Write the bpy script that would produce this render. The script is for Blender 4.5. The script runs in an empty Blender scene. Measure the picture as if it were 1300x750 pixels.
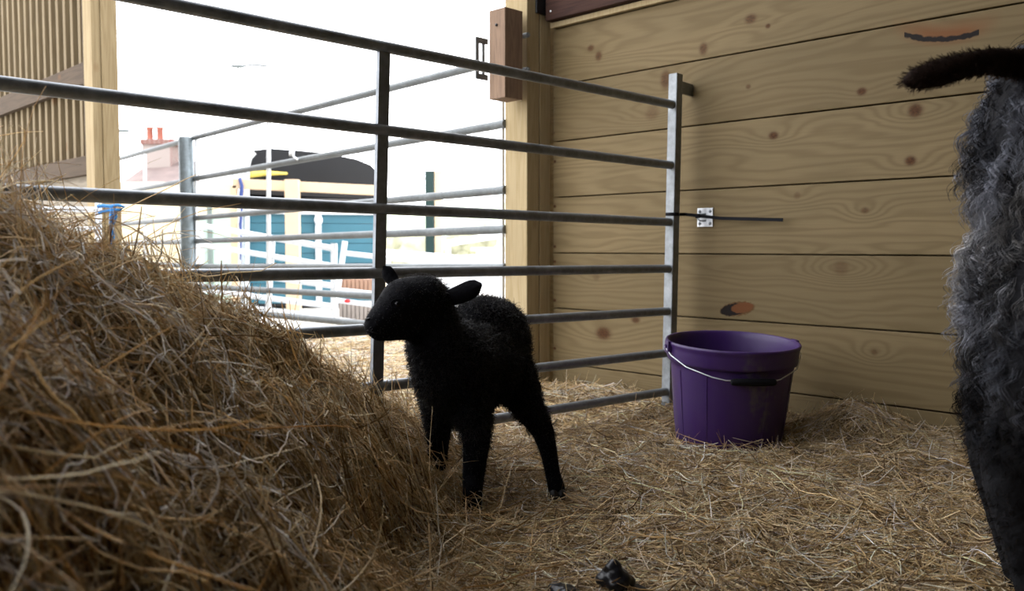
import bpy, bmesh, math, random
import numpy as np
from mathutils import Vector, Matrix
from mathutils.bvhtree import BVHTree

random.seed(7)
rng = np.random.default_rng(7)
scene = bpy.context.scene
COL = scene.collection

# ------------------------------------------------------------------ camera
CAM_H = 0.50
FPX = 1120.0
PITCH = math.atan(62 / FPX)
cam_data = bpy.data.cameras.new('camera')
cam = bpy.data.objects.new('camera', cam_data)
COL.objects.link(cam)
cam.location = (0, 0, CAM_H)
cam.rotation_euler = (math.pi / 2 - PITCH, 0, 0)
cam_data.sensor_width = 23.5
cam_data.lens = FPX / 1300 * 23.5
cam_data.clip_start = 0.02
cam_data.clip_end = 500
cam_data.dof.use_dof = True
cam_data.dof.focus_distance = 1.68
cam_data.dof.aperture_fstop = 4.0
scene.camera = cam

# ------------------------------------------------------------------ world / exposure
world = bpy.data.worlds.new('overcast_sky')
scene.world = world
world.use_nodes = True
wn = world.node_tree
wn.nodes.clear()
wo = wn.nodes.new('ShaderNodeOutputWorld')
wb = wn.nodes.new('ShaderNodeBackground')
wb.inputs['Color'].default_value = (0.95, 0.96, 1.0, 1)
wb.inputs['Strength'].default_value = 5.6
wn.links.new(wb.outputs[0], wo.inputs[0])

scene.view_settings.view_transform = 'Standard'
scene.view_settings.look = 'None'
scene.view_settings.gamma = 1
scene.view_settings.use_curve_mapping = False
scene.view_settings.exposure = -0.10
scene.cycles.use_denoising = True
scene.cycles.max_bounces = 8
scene.cycles.diffuse_bounces = 5
scene.cycles.sample_clamp_indirect = 6

# ------------------------------------------------------------------ projection maths (reconstructing places from the photo)
CT, ST = math.cos(PITCH), math.sin(PITCH)
O = Vector((0, 0, CAM_H))

def ray(px, py):
    a, b = (px - 650) / FPX, (375 - py) / FPX
    return Vector((a, CT + b * ST, -ST + b * CT))

def at(px, py, Y):
    d = ray(px, py)
    return O + d * (Y / d.y)

def at_z(px, py, z):
    d = ray(px, py)
    return O + d * ((z - CAM_H) / d.z)

def on_plane(px, py, P0, D):
    """point on the vertical plane through P0 with horizontal direction D"""
    n = Vector((-D[1], D[0], 0))
    d = ray(px, py)
    return O + d * ((Vector(P0) - O).dot(n) / d.dot(n))

# barn frame: A0 = foot of the wall at the doorway, WD runs along the wall into the barn, GD runs from the doorway's far side to the wall
A0 = Vector((0.136, 3.10, 0))
WD = Vector((0.698, -0.716, 0)).normalized()
WN = Vector((WD.y * -1, WD.x, 0))          # into the wall, away from the pen
GD = Vector((0.7167, 0.6978, 0)).normalized()
GN = Vector((GD.y, -GD.x, 0))              # towards the camera
G0 = Vector((0.466, 2.61, 0))
PHI_W = math.atan2(WD.y, WD.x)
PHI_G = math.atan2(GD.y, GD.x)

# ------------------------------------------------------------------ material helpers
def new_mat(name):
    m = bpy.data.materials.new(name)
    m.use_nodes = True
    nt = m.node_tree
    b = nt.nodes['Principled BSDF']
    return m, nt, b

def node(nt, typ, **kw):
    n = nt.nodes.new(typ)
    for k, v in kw.items():
        setattr(n, k, v)
    return n

def mth(nt, op, a, b=None, c=None, clamp=False):
    n = nt.nodes.new('ShaderNodeMath')
    n.operation = op
    n.use_clamp = clamp
    for i, v in enumerate((a, b, c)):
        if v is None:
            continue
        if isinstance(v, (int, float)):
            n.inputs[i].default_value = v
        else:
            nt.links.new(v, n.inputs[i])
    return n.outputs[0]

def mixc(nt, fac, a, b, typ='MIX'):
    n = nt.nodes.new('ShaderNodeMix')
    n.data_type = 'RGBA'
    n.blend_type = typ
    if isinstance(fac, (int, float)):
        n.inputs[0].default_value = fac
    else:
        nt.links.new(fac, n.inputs[0])
    for i, v in ((6, a), (7, b)):
        if isinstance(v, tuple):
            n.inputs[i].default_value = (*v, 1) if len(v) == 3 else v
        else:
            nt.links.new(v, n.inputs[i])
    return n.outputs[2]

def ramp(nt, fac, stops):
    n = nt.nodes.new('ShaderNodeValToRGB')
    e = n.color_ramp.elements
    while len(e) < len(stops):
        e.new(0.5)
    for i, (p, c) in enumerate(stops):
        e[i].position = p
        e[i].color = (*c, 1)
    nt.links.new(fac, n.inputs[0])
    return n.outputs[0]

def noise(nt, vec, scale=5, detail=4, rough=0.5, dist=0.0):
    n = nt.nodes.new('ShaderNodeTexNoise')
    n.inputs['Scale'].default_value = scale
    n.inputs['Detail'].default_value = detail
    n.inputs['Roughness'].default_value = rough
    n.inputs['Distortion'].default_value = dist
    if vec is not None:
        nt.links.new(vec, n.inputs['Vector'])
    return n.outputs[0]

def objcoord(nt, scale=(1, 1, 1), loc=(0, 0, 0)):
    tc = nt.nodes.new('ShaderNodeTexCoord')
    mp = nt.nodes.new('ShaderNodeMapping')
    mp.inputs['Scale'].default_value = scale
    mp.inputs['Location'].default_value = loc
    nt.links.new(tc.outputs['Object'], mp.inputs[0])
    return mp.outputs[0]

def bump(nt, b, h, strength=0.3, dist=0.002):
    n = nt.nodes.new('ShaderNodeBump')
    n.inputs['Strength'].default_value = strength
    n.inputs['Distance'].default_value = dist
    nt.links.new(h, n.inputs['Height'])
    nt.links.new(n.outputs[0], b.inputs['Normal'])

def plain(name, col, rough=0.6, metal=0.0, var=0.12, scale=12, spec=None):
    m, nt, b = new_mat(name)
    n = noise(nt, objcoord(nt), scale, 5, 0.6)
    lo = tuple(max(0, c * (1 - var)) for c in col)
    hi = tuple(min(1, c * (1 + var)) for c in col)
    c = ramp(nt, n, [(0.3, lo), (0.7, hi)])
    nt.links.new(c, b.inputs['Base Color'])
    b.inputs['Roughness'].default_value = rough
    b.inputs['Metallic'].default_value = metal
    if spec is not None:
        b.inputs['Specular IOR Level'].default_value = spec
    bump(nt, b, n, 0.1, 0.001)
    return m

def timber(name, light, dark, axis=2, freq=1.0, seed=0.0, knots=()):
    """sawn timber with grain running along an object axis"""
    m, nt, b = new_mat(name)
    s = [14 * freq] * 3
    s[axis] = 0.9 * freq
    v = objcoord(nt, tuple(s), (seed, seed * 0.7, seed * 1.3))
    g = noise(nt, v, 1.6, 3, 0.5, 0.3)
    w = mth(nt, 'SINE', mth(nt, 'MULTIPLY', g, 55.0))
    f = mth(nt, 'MULTIPLY_ADD', w, 0.28, 0.5)
    v2 = objcoord(nt, tuple(6.0 * q for q in s))
    fine = noise(nt, v2, 3.0, 4, 0.6)
    f2 = mth(nt, 'MULTIPLY_ADD', mth(nt, 'SUBTRACT', fine, 0.5), 0.7, f, clamp=True)
    c = ramp(nt, f2, [(0.0, dark), (0.55, tuple(0.3 * a + 0.7 * q for a, q in zip(dark, light))), (1.0, light)])
    big = noise(nt, objcoord(nt, (2, 2, 2)), 2.0, 3)
    c = mixc(nt, mth(nt, 'MULTIPLY_ADD', big, 0.9, -0.25, clamp=True), c, tuple(0.8 * q for q in dark))
    # small round knots scattered along the length
    vo = nt.nodes.new('ShaderNodeTexVoronoi')
    vo.inputs['Scale'].default_value = 4.0
    ks = [1.6] * 3
    ks[axis] = 1.0
    nt.links.new(objcoord(nt, tuple(ks), (seed * 2.1, 0.37, seed)), vo.inputs['Vector'])
    k = mth(nt, 'SMOOTH_MIN', vo.outputs['Distance'], 1.0, 0.01)
    kf = mth(nt, 'SUBTRACT', 1.0, mth(nt, 'MULTIPLY', k, 9.0), clamp=True)
    c = mixc(nt, mth(nt, 'MULTIPLY', kf, 0.75), c, (0.16, 0.07, 0.025))
    nt.links.new(c, b.inputs['Base Color'])
    b.inputs['Roughness'].default_value = 0.72
    b.inputs['Specular IOR Level'].default_value = 0.1
    bump(nt, b, f2, 0.25, 0.0015)
    return m

def galvanised(name, col=(0.20, 0.22, 0.24), rough=0.42, metal=0.45):
    m, nt, b = new_mat(name)
    v = objcoord(nt)
    n1 = noise(nt, v, 60, 4, 0.6)
    n2 = noise(nt, v, 9, 3, 0.5)
    f = mth(nt, 'MULTIPLY_ADD', n1, 0.5, mth(nt, 'MULTIPLY', n2, 0.5))
    c = ramp(nt, f, [(0.32, tuple(0.62 * q for q in col)), (0.52, col), (0.72, tuple(min(1, 1.5 * q) for q in col))])
    nt.links.new(c, b.inputs['Base Color'])
    r = mth(nt, 'MULTIPLY_ADD', n1, 0.3, rough - 0.15)
    nt.links.new(r, b.inputs['Roughness'])
    b.inputs['Metallic'].default_value = metal
    bump(nt, b, n1, 0.12, 0.0008)
    return m

def strand_mat(name, rough=0.65, spec=0.3, transl=0.0, gain=1.0):
    m, nt, b = new_mat(name)
    a = nt.nodes.new('ShaderNodeAttribute')
    a.attribute_name = 'Col'
    n = noise(nt, objcoord(nt), 70, 3, 0.6)
    c = mixc(nt, mth(nt, 'MULTIPLY_ADD', n, 0.7, -0.28, clamp=True), a.outputs['Color'], (0.05, 0.03, 0.01))
    nt.links.new(c, b.inputs['Base Color'])
    b.inputs['Roughness'].default_value = rough
    b.inputs['Specular IOR Level'].default_value = spec
    if transl > 0:
        t = nt.nodes.new('ShaderNodeBsdfTranslucent')
        nt.links.new(a.outputs['Color'], t.inputs['Color'])
        mx = nt.nodes.new('ShaderNodeMixShader')
        mx.inputs[0].default_value = transl
        out = nt.nodes['Material Output']
        nt.links.new(b.outputs[0], mx.inputs[1])
        nt.links.new(t.outputs[0], mx.inputs[2])
        nt.links.new(mx.outputs[0], out.inputs[0])
    return m

# ------------------------------------------------------------------ mesh helpers
class MB:
    def __init__(self):
        self.v, self.f, self.sm = [], [], []
    def add(self, vs, fs, smooth=False):
        o = len(self.v)
        self.v += [tuple(p) for p in vs]
        self.f += [tuple(i + o for i in q) for q in fs]
        self.sm += [smooth] * len(fs)
    def box(self, c, size, M=None, bev=0.0, taper=None):
        """bevelled box: centre c, full size; M optional matrix applied after"""
        bm = bmesh.new()
        bmesh.ops.create_cube(bm, size=1)
        bmesh.ops.scale(bm, vec=size, verts=bm.verts)
        if bev > 0:
            bmesh.ops.bevel(bm, geom=list(bm.edges), offset=bev, segments=2, affect='EDGES', profile=0.6)
        bmesh.ops.translate(bm, vec=c, verts=bm.verts)
        if M is not None:
            bmesh.ops.transform(bm, matrix=M, verts=bm.verts)
        bm.verts.index_update()
        self.add([v.co[:] for v in bm.verts], [[v.index for v in f.verts] for f in bm.faces])
        bm.free()
    def bar(self, a, b, w, h, up=Vector((0, 0, 1)), bev=0.0):
        a, b = Vector(a), Vector(b)
        t = (b - a)
        L = t.length
        t.normalize()
        s = t.cross(up)
        if s.length < 1e-4:
            s = t.cross(Vector((0, 1, 0)))
        s.normalize()
        u = s.cross(t)
        M = Matrix((( s.x, t.x, u.x, 0), (s.y, t.y, u.y, 0), (s.z, t.z, u.z, 0), (0, 0, 0, 1)))
        M.translation = (a + b) / 2
        self.box((0, 0, 0), (w, L, h), M, bev)
    def tube(self, pts, r, n=12, cap=True, closed=False):
        pts = [Vector(p) for p in pts]
        rs = r if isinstance(r, (list, tuple)) else [r] * len(pts)
        vs, fs = [], []
        ref = None
        m = len(pts)
        for i, p in enumerate(pts):
            if closed:
                t = (pts[(i + 1) % m] - pts[(i - 1) % m]).normalized()
            else:
                t = (pts[min(i + 1, m - 1)] - pts[max(i - 1, 0)]).normalized()
            if ref is None:
                ref = Vector((0, 0, 1)) if abs(t.z) < 0.9 else Vector((1, 0, 0))
            s = t.cross(ref).normalized()
            u = s.cross(t).normalized()
            ref = u
            for k in range(n):
                a = 2 * math.pi * k / n
                vs.append(p + (s * math.cos(a) + u * math.sin(a)) * rs[i])
        segs = m if closed else m - 1
        for i in range(segs):
            j = (i + 1) % m
            for k in range(n):
                k2 = (k + 1) % n
                fs.append((i * n + k, i * n + k2, j * n + k2, j * n + k))
        self.add(vs, fs, True)
        if cap and not closed:
            o = 0
            self.add(vs[:n], [tuple(range(n))])
            self.add(vs[-n:], [tuple(reversed(range(n)))])
    def lathe(self, prof, n=48, M=None, smooth=True):
        vs, fs = [], []
        for (r, z) in prof:
            for k in range(n):
                a = 2 * math.pi * k / n
                p = Vector((r * math.cos(a), r * math.sin(a), z))
                vs.append(M @ p if M is not None else p)
        for i in range(len(prof) - 1):
            for k in range(n):
                k2 = (k + 1) % n
                fs.append((i * n + k, i * n + k2, (i + 1) * n + k2, (i + 1) * n + k))
        self.add(vs, fs, smooth)
    def ball(self, c, r, sub=2, scale=(1, 1, 1), M=None):
        bm = bmesh.new()
        bmesh.ops.create_icosphere(bm, subdivisions=sub, radius=r)
        bmesh.ops.scale(bm, vec=scale, verts=bm.verts)
        if M is not None:
            bmesh.ops.transform(bm, matrix=M, verts=bm.verts)
        bmesh.ops.translate(bm, vec=c, verts=bm.verts)
        bm.verts.index_update()
        self.add([v.co[:] for v in bm.verts], [[v.index for v in f.verts] for f in bm.faces], True)
        bm.free()
    def build(self, name, mat, parent=None, origin=None, rot=0.0, local=False):
        """vertices are world coordinates unless local; the object gets its own origin/rotation"""
        me = bpy.data.meshes.new(name)
        o = bpy.data.objects.new(name, me)
        COL.objects.link(o)
        M = Matrix.Identity(4)
        if origin is not None:
            M = Matrix.Translation(origin) @ Matrix.Rotation(rot, 4, 'Z')
        vs = self.v
        if not local:
            Mi = M.inverted()
            vs = [tuple(Mi @ Vector(p)) for p in self.v]
        me.from_pydata(vs, [], self.f)
        me.polygons.foreach_set('use_smooth', self.sm)
        me.materials.append(mat)
        me.update()
        if parent is not None:
            o.parent = parent
            o.matrix_parent_inverse = PM[parent.name].inverted() if parent.name in PM else Matrix.Identity(4)
        o.matrix_basis = M
        PM[o.name] = M if parent is None or parent.name in PM else PM.get(parent.name, Matrix.Identity(4)) @ M
        return o

PM = {}   # world matrices of the objects made so far

def tag(o, label=None, cat=None, group=None, kind=None):
    if label: o['label'] = label
    if cat: o['category'] = cat
    if group: o['group'] = group
    if kind: o['kind'] = kind
    return o

def thing(name, label, cat, loc, rot=0.0, group=None, kind=None):
    o = bpy.data.objects.new(name, None)
    o.empty_display_size = 0.1
    COL.objects.link(o)
    M = Matrix.Translation(Vector(loc)) @ Matrix.Rotation(rot, 4, 'Z')
    o.matrix_basis = M
    PM[o.name] = M
    return tag(o, label, cat, group, kind)

def np_mesh(name, V, F, mat, col=None, smooth=True, parent=None):
    me = bpy.data.meshes.new(name)
    V = np.asarray(V, np.float32).reshape(-1, 3)
    F = np.asarray(F, np.int32)
    me.vertices.add(len(V))
    me.vertices.foreach_set('co', V.ravel())
    k = F.shape[1]
    me.loops.add(F.size)
    me.loops.foreach_set('vertex_index', F.ravel())
    me.polygons.add(len(F))
    me.polygons.foreach_set('loop_start', np.arange(0, F.size, k, dtype=np.int32))
    me.polygons.foreach_set('loop_total', np.full(len(F), k, np.int32))
    me.polygons.foreach_set('use_smooth', np.full(len(F), smooth, bool))
    me.update(calc_edges=True)
    if col is not None:
        a = me.attributes.new('Col', 'FLOAT_COLOR', 'POINT')
        c = np.ones((len(V), 4), np.float32)
        c[:, :3] = col
        a.data.foreach_set('color', c.ravel())
    me.materials.append(mat)
    o = bpy.data.objects.new(name, me)
    COL.objects.link(o)
    PM[o.name] = Matrix.Identity(4)
    if parent is not None:
        o.parent = parent
        o.matrix_parent_inverse = PM[parent.name].inverted()
    return o

def strands(name, P, R, col, mat, sides=3, flat=1.0, parent=None):
    """P (N,S,3) centre lines, R (N,) or (N,S) radii, col (N,3): one tapering blade each"""
    N, S, _ = P.shape
    T = np.gradient(P, axis=1)
    T /= np.linalg.norm(T, axis=2, keepdims=True) + 1e-9
    ref = rng.normal(size=(N, 1, 3))
    n1 = np.cross(T, np.broadcast_to(ref, T.shape))
    n1 /= np.linalg.norm(n1, axis=2, keepdims=True) + 1e-9
    n2 = np.cross(T, n1)
    if R.ndim == 1:
        tp = np.sin(np.linspace(0.16, 0.93, S) * math.pi) ** 0.4
        R = R[:, None] * tp[None]
    V = np.empty((N, S, sides, 3), np.float32)
    for k in range(sides):
        a = 2 * math.pi * k / sides
        V[:, :, k] = P + R[..., None] * (math.cos(a) * n1 + flat * math.sin(a) * n2)
    idx = np.arange(N * S * sides, dtype=np.int64).reshape(N, S, sides)
    F = []
    for k in range(sides):
        k2 = (k + 1) % sides
        F.append(np.stack([idx[:, :-1, k], idx[:, :-1, k2], idx[:, 1:, k2], idx[:, 1:, k]], -1).reshape(-1, 4))
    F = np.concatenate(F)
    c = np.repeat(col, S * sides, axis=0) if col.ndim == 2 else np.repeat(col.reshape(-1, 3), sides, axis=0)
    return np_mesh(name, V, F, mat, c, True, parent)

# ------------------------------------------------------------------ materials
M_post = timber('pale_sawn_post', (0.42, 0.335, 0.20), (0.32, 0.245, 0.13), 2, 1.0, 0.3)
M_block = timber('brown_block', (0.28, 0.19, 0.13), (0.16, 0.11, 0.08), 2, 1.5, 1.3)
M_trim = timber('dark_stained_rail', (0.060, 0.030, 0.022), (0.030, 0.016, 0.013), 0, 1.2, 2.2)
M_scrpost = timber('screen_post', (0.33, 0.26, 0.15), (0.23, 0.17, 0.09), 2, 1.0, 9.3)
M_slat = timber('shaded_slats', (0.20, 0.155, 0.09), (0.135, 0.10, 0.057), 2, 0.8, 4.1)  # slat and backing tones darkened to carry the shade on the screen
M_slat_dark = timber('backing_boards', (0.10, 0.075, 0.05), (0.06, 0.045, 0.03), 2, 0.8, 5.1)
M_slat_rail = timber('cross_rails', (0.08, 0.055, 0.035), (0.05, 0.035, 0.022), 0, 0.8, 6.1)
M_grey_board = timber('grey_boards', (0.30, 0.26, 0.2), (0.2, 0.17, 0.13), 0, 0.8, 7.1)
M_cream = plain('cream_painted_wood', (0.70, 0.52, 0.34), 0.7, 0, 0.06, 6)
M_galv = galvanised('galvanised_tube')
M_galv_light = galvanised('galvanised_flat', (0.21, 0.225, 0.235), 0.5, 0.6)
M_galv_out = galvanised('weathered_galvanised', (0.13, 0.145, 0.15), 0.5, 0.3)
M_galv_post = galvanised('galvanised_post_tube', (0.17, 0.205, 0.22), 0.45, 0.4)
M_white = plain('white_painted_steel', (0.72, 0.76, 0.80), 0.4, 0.2, 0.06, 20)
M_zinc = galvanised('zinc_plate', (0.6, 0.62, 0.65), 0.35, 0.6)
M_blackplastic = plain('black_plastic', (0.008, 0.008, 0.010), 0.7, 0, 0.2, 12, 0.1)
M_blackdark = plain('dark_void_paint', (0.010, 0.011, 0.013), 0.30, 0, 0.2, 3)
M_teal = plain('teal_paint', (0.034, 0.135, 0.185), 0.5, 0, 0.08, 5)
M_mint = plain('mint_paint', (0.62, 0.80, 0.70), 0.5, 0, 0.05, 5)
M_green = plain('dark_green_paint', (0.004, 0.026, 0.022), 0.5, 0, 0.15, 5)
M_blue = plain('blue_twine', (0.03, 0.22, 0.55), 0.6, 0, 0.15, 60)
M_navy = plain('navy_webbing', (0.03, 0.06, 0.22), 0.6, 0, 0.15, 60)
M_terracotta = plain('terracotta', (0.28, 0.09, 0.06), 0.8, 0, 0.1, 8)
M_concrete = plain('pale_render', (0.6, 0.6, 0.58), 0.9, 0, 0.1, 4)
M_grass = plain('hill_grass', (0.50, 0.58, 0.42), 1.0, 0, 0.4, 0.09)
M_bush = plain('hedge_leaves', (0.30, 0.30, 0.20), 1.0, 0, 0.4, 3)
M_slate = plain('roof_slates', (0.15, 0.11, 0.10), 0.8, 0, 0.25, 2.5)

m, nt, b = new_mat('red_brick')
br = nt.nodes.new('ShaderNodeTexBrick')
br.inputs['Scale'].default_value = 4.0
br.inputs['Color1'].default_value = (0.17, 0.05, 0.04, 1)
br.inputs['Color2'].default_value = (0.15, 0.085, 0.07, 1)
br.inputs['Mortar'].default_value = (0.26, 0.22, 0.20, 1)
nt.links.new(objcoord(nt, (1, 1, 1)), br.inputs['Vector'])
nt.links.new(br.outputs[0], b.inputs['Base Color'])
b.inputs['Roughness'].default_value = 0.9
M_brick = m

# purple bucket plastic with dusty streaks
m, nt, b = new_mat('purple_plastic')
n1 = noise(nt, objcoord(nt, (6, 6, 1.2)), 3, 4, 0.6)
n2 = noise(nt, objcoord(nt), 80, 2, 0.5)
f = mth(nt, 'MULTIPLY_ADD', n2, 0.25, n1)
c = ramp(nt, f, [(0.45, (0.032, 0.007, 0.088)), (0.72, (0.036, 0.012, 0.086)), (0.84, (0.065, 0.052, 0.072))])
nt.links.new(c, b.inputs['Base Color'])
nt.links.new(mth(nt, 'MULTIPLY_ADD', n1, 0.3, 0.3), b.inputs['Roughness'])
bump(nt, b, n2, 0.05, 0.0006)
M_purple = m

# straw-strewn earth
def straw_ground(name, c0, c1, c2):
    m, nt, b = new_mat(name)
    n1 = noise(nt, objcoord(nt), 45, 6, 0.7, 1.2)
    n2 = noise(nt, objcoord(nt), 5, 3, 0.5)
    c = ramp(nt, n1, [(0.35, c0), (0.52, c1), (0.7, c2)])
    c = mixc(nt, mth(nt, 'MULTIPLY_ADD', n2, 0.8, -0.2, clamp=True), c, tuple(0.5 * q for q in c1))
    nt.links.new(c, b.inputs['Base Color'])
    b.inputs['Roughness'].default_value = 0.95
    bump(nt, b, n1, 0.8, 0.01)
    return m
M_under = straw_ground('trodden_straw', (0.04, 0.025, 0.01), (0.20, 0.13, 0.055), (0.42, 0.31, 0.16))
M_heapcore = straw_ground('packed_hay', (0.06, 0.035, 0.014), (0.16, 0.09, 0.04), (0.3, 0.19, 0.09))
M_yard = straw_ground('yard_surface', (0.55, 0.53, 0.50), (0.66, 0.63, 0.58), (0.76, 0.73, 0.68))
M_hay = strand_mat('hay_stems', 0.55, 0.35, 0.42)
M_straw = strand_mat('straw_stems', 0.5, 0.4, 0.2)
M_wool = strand_mat('wool_fibres', 0.9, 0.04)
M_lambwool = strand_mat('black_wool_fibres', 0.45, 0.32)

m, nt, b = new_mat('black_lamb_skin')
b.inputs['Base Color'].default_value = (0.0035, 0.0035, 0.005, 1)
b.inputs['Roughness'].default_value = 0.75
b.inputs['Specular IOR Level'].default_value = 0.06
nz = noise(nt, objcoord(nt), 160, 3, 0.6)
bump(nt, b, nz, 0.6, 0.004)
M_lamb = m
M_eye = plain('dark_glossy_eye', (0.003, 0.003, 0.004), 0.25, 0, 0.05, 12, 0.2)
M_hoof = plain('dark_horn', (0.012, 0.011, 0.011), 0.5, 0, 0.2, 40)
m, nt, b = new_mat('grey_wool_skin')
n1 = noise(nt, objcoord(nt), 9, 4, 0.6, 0.6)
c = ramp(nt, n1, [(0.35, (0.008, 0.008, 0.009)), (0.6, (0.018, 0.018, 0.020)), (0.8, (0.04, 0.038, 0.036))])
nt.links.new(c, b.inputs['Base Color'])
b.inputs['Roughness'].default_value = 0.95
b.inputs['Specular IOR Level'].default_value = 0.1
bump(nt, b, noise(nt, objcoord(nt), 60, 3), 0.8, 0.01)
M_eweskin = m
M_darkhair = plain('dark_brown_hair', (0.022, 0.014, 0.011), 0.85, 0, 0.4, 50, 0.05)

# ------------------------------------------------------------------ barn shell
def wall_local(px, py):
    p = on_plane(px, py, A0, WD)
    return (p - A0).dot(WD), p.z

SEAM0, BW = 0.093, 0.1925
# board material: grain bends round knots found at their real places on the wall
m, nt, b = new_mat('pine_boards')
tc = nt.nodes.new('ShaderNodeTexCoord')
sp = nt.nodes.new('ShaderNodeSeparateXYZ')
nt.links.new(tc.outputs['Object'], sp.inputs[0])
U, Z = sp.outputs['X'], sp.outputs['Z']
bi = mth(nt, 'FLOOR', mth(nt, 'DIVIDE', mth(nt, 'SUBTRACT', Z, SEAM0), BW))
wn_ = nt.nodes.new('ShaderNodeTexWhiteNoise')
wn_.noise_dimensions = '1D'
nt.links.new(bi, wn_.inputs['W'])
bj = wn_.outputs['Value']
cmb = nt.nodes.new('ShaderNodeCombineXYZ')
nt.links.new(mth(nt, 'MULTIPLY_ADD', bj, 37.0, mth(nt, 'MULTIPLY', U, 1.15)), cmb.inputs[0])
nt.links.new(mth(nt, 'MULTIPLY', Z, 8.5), cmb.inputs[2])
g = noise(nt, cmb.outputs[0], 1.0, 3, 0.45, 0.5)
cmb2 = nt.nodes.new('ShaderNodeCombineXYZ')
nt.links.new(mth(nt, 'MULTIPLY_ADD', bj, 11.0, mth(nt, 'MULTIPLY', U, 3.2)), cmb2.inputs[0])
nt.links.new(mth(nt, 'MULTIPLY', Z, 24.0), cmb2.inputs[2])
gw = noise(nt, cmb2.outputs[0], 1.0, 3, 0.5)
field = mth(nt, 'MULTIPLY_ADD', g, 2.2, mth(nt, 'MULTIPLY_ADD', gw, 0.22, mth(nt, 'MULTIPLY', Z, 9.0)))
KNOTS = [  # px, py, half-width px, half-height px, darkness, ring strength
    (1162, 140, 9, 9, .85, .9), (1156, 204, 7, 6, .85, .5), (1094, 116, 6, 5, .8, .4), (982, 172, 6, 5, .8, .6),
    (845, 101, 6, 12, .6, .5), (828, 144, 8, 8, .35, .6), (953, 24, 7, 6, .6, .4), (893, 62, 5, 8, .6, .3),
    (760, 71, 4, 6, .6, .2), (750, 61, 4, 4, .6, .2), (1098, 267, 5, 4, .5, .7), (1068, 340, 9, 9, .35, 1.3),
    (766, 423, 9, 8, .75, .7), (807, 406, 5, 4, .7, .2), (739, 486, 4, 4, .4, .3), (975, 33, 3, 3, .7, .1),
    (950, 110, 3, 3, .5, .1), (1012, 248, 4, 4, .35, .3), (757, 352, 4, 4, .3, .3), (1110, 447, 4, 4, .4, .6),
    (701, 55, 2, 2, .9, 0), (702, 125, 2, 2, .9, 0), (702, 169, 2, 2, .9, 0), (704, 205, 2, 2, .8, 0), (704, 262, 2, 2, .8, 0),
    (704, 313, 2, 2, .8, 0), (704, 332, 2, 2, .8, 0), (704, 381, 2, 2, .8, 0), (704, 402, 2, 2, .8, 0), (704, 442, 2, 2, .8, 0)]
knot_f = None
for (kx, ky, hw, hh, dk, rs) in KNOTS:
    u0, z0 = wall_local(kx, ky)
    u1, _ = wall_local(kx + hw, ky)
    _, z1 = wall_local(kx, ky - hh)
    a, h = abs(u1 - u0) * 1.0, abs(z1 - z0) * 0.95
    du = mth(nt, 'DIVIDE', mth(nt, 'SUBTRACT', U, u0), a)
    dz = mth(nt, 'DIVIDE', mth(nt, 'SUBTRACT', Z, z0), h)
    d2 = mth(nt, 'ADD', mth(nt, 'MULTIPLY', du, du), mth(nt, 'MULTIPLY', dz, dz))
    du2 = mth(nt, 'DIVIDE', mth(nt, 'SUBTRACT', U, u0), a * 5.5)
    dz2 = mth(nt, 'DIVIDE', mth(nt, 'SUBTRACT', Z, z0), max(h, 0.012) * 2.3)
    e2 = mth(nt, 'ADD', mth(nt, 'MULTIPLY', du2, du2), mth(nt, 'MULTIPLY', dz2, dz2))
    if rs > 0:
        ring = mth(nt, 'MULTIPLY', mth(nt, 'POWER', 2.718, mth(nt, 'MULTIPLY', e2, -1.0)), rs)
        field = mth(nt, 'ADD', field, ring)
    kf = mth(nt, 'MULTIPLY', mth(nt, 'POWER', 2.718, mth(nt, 'MULTIPLY', mth(nt, 'MULTIPLY', d2, d2), -0.7)), min(1.0, dk * 1.35))
    knot_f = kf if knot_f is None else mth(nt, 'MAXIMUM', knot_f, kf)
rings = mth(nt, 'SINE', mth(nt, 'MULTIPLY', field, 26.0))
rr = mth(nt, 'MULTIPLY_ADD', rings, 0.5, 0.5)
rr = mth(nt, 'POWER', rr, 1.6)
fine_c = nt.nodes.new('ShaderNodeCombineXYZ')
nt.links.new(mth(nt, 'MULTIPLY_ADD', bj, 5.0, mth(nt, 'MULTIPLY', U, 9.0)), fine_c.inputs[0])
nt.links.new(mth(nt, 'MULTIPLY', Z, 260.0), fine_c.inputs[2])
fine = noise(nt, fine_c.outputs[0], 1.0, 3, 0.6)
base = mixc(nt, bj, (0.158, 0.116, 0.058), (0.203, 0.150, 0.077))
blot = noise(nt, objcoord(nt, (1.6, 1, 5)), 1.7, 3, 0.55)
base = mixc(nt, mth(nt, 'MULTIPLY_ADD', blot, 1.3, -0.40, clamp=True), base, (0.132, 0.102, 0.052))
kn_n = noise(nt, objcoord(nt, (60, 1, 90)), 2.0, 3, 0.6)
c = mixc(nt, mth(nt, 'MULTIPLY', rr, 0.38), base, (0.085, 0.056, 0.022))
c = mixc(nt, mth(nt, 'MULTIPLY_ADD', fine, 0.6, -0.15, clamp=True), c, (0.115, 0.082, 0.036))
c = mixc(nt, knot_f, c, mixc(nt, mth(nt, 'MULTIPLY_ADD', kn_n, 2.2, -0.7, clamp=True), (0.085, 0.034, 0.010), (0.020, 0.009, 0.004)))
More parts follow.
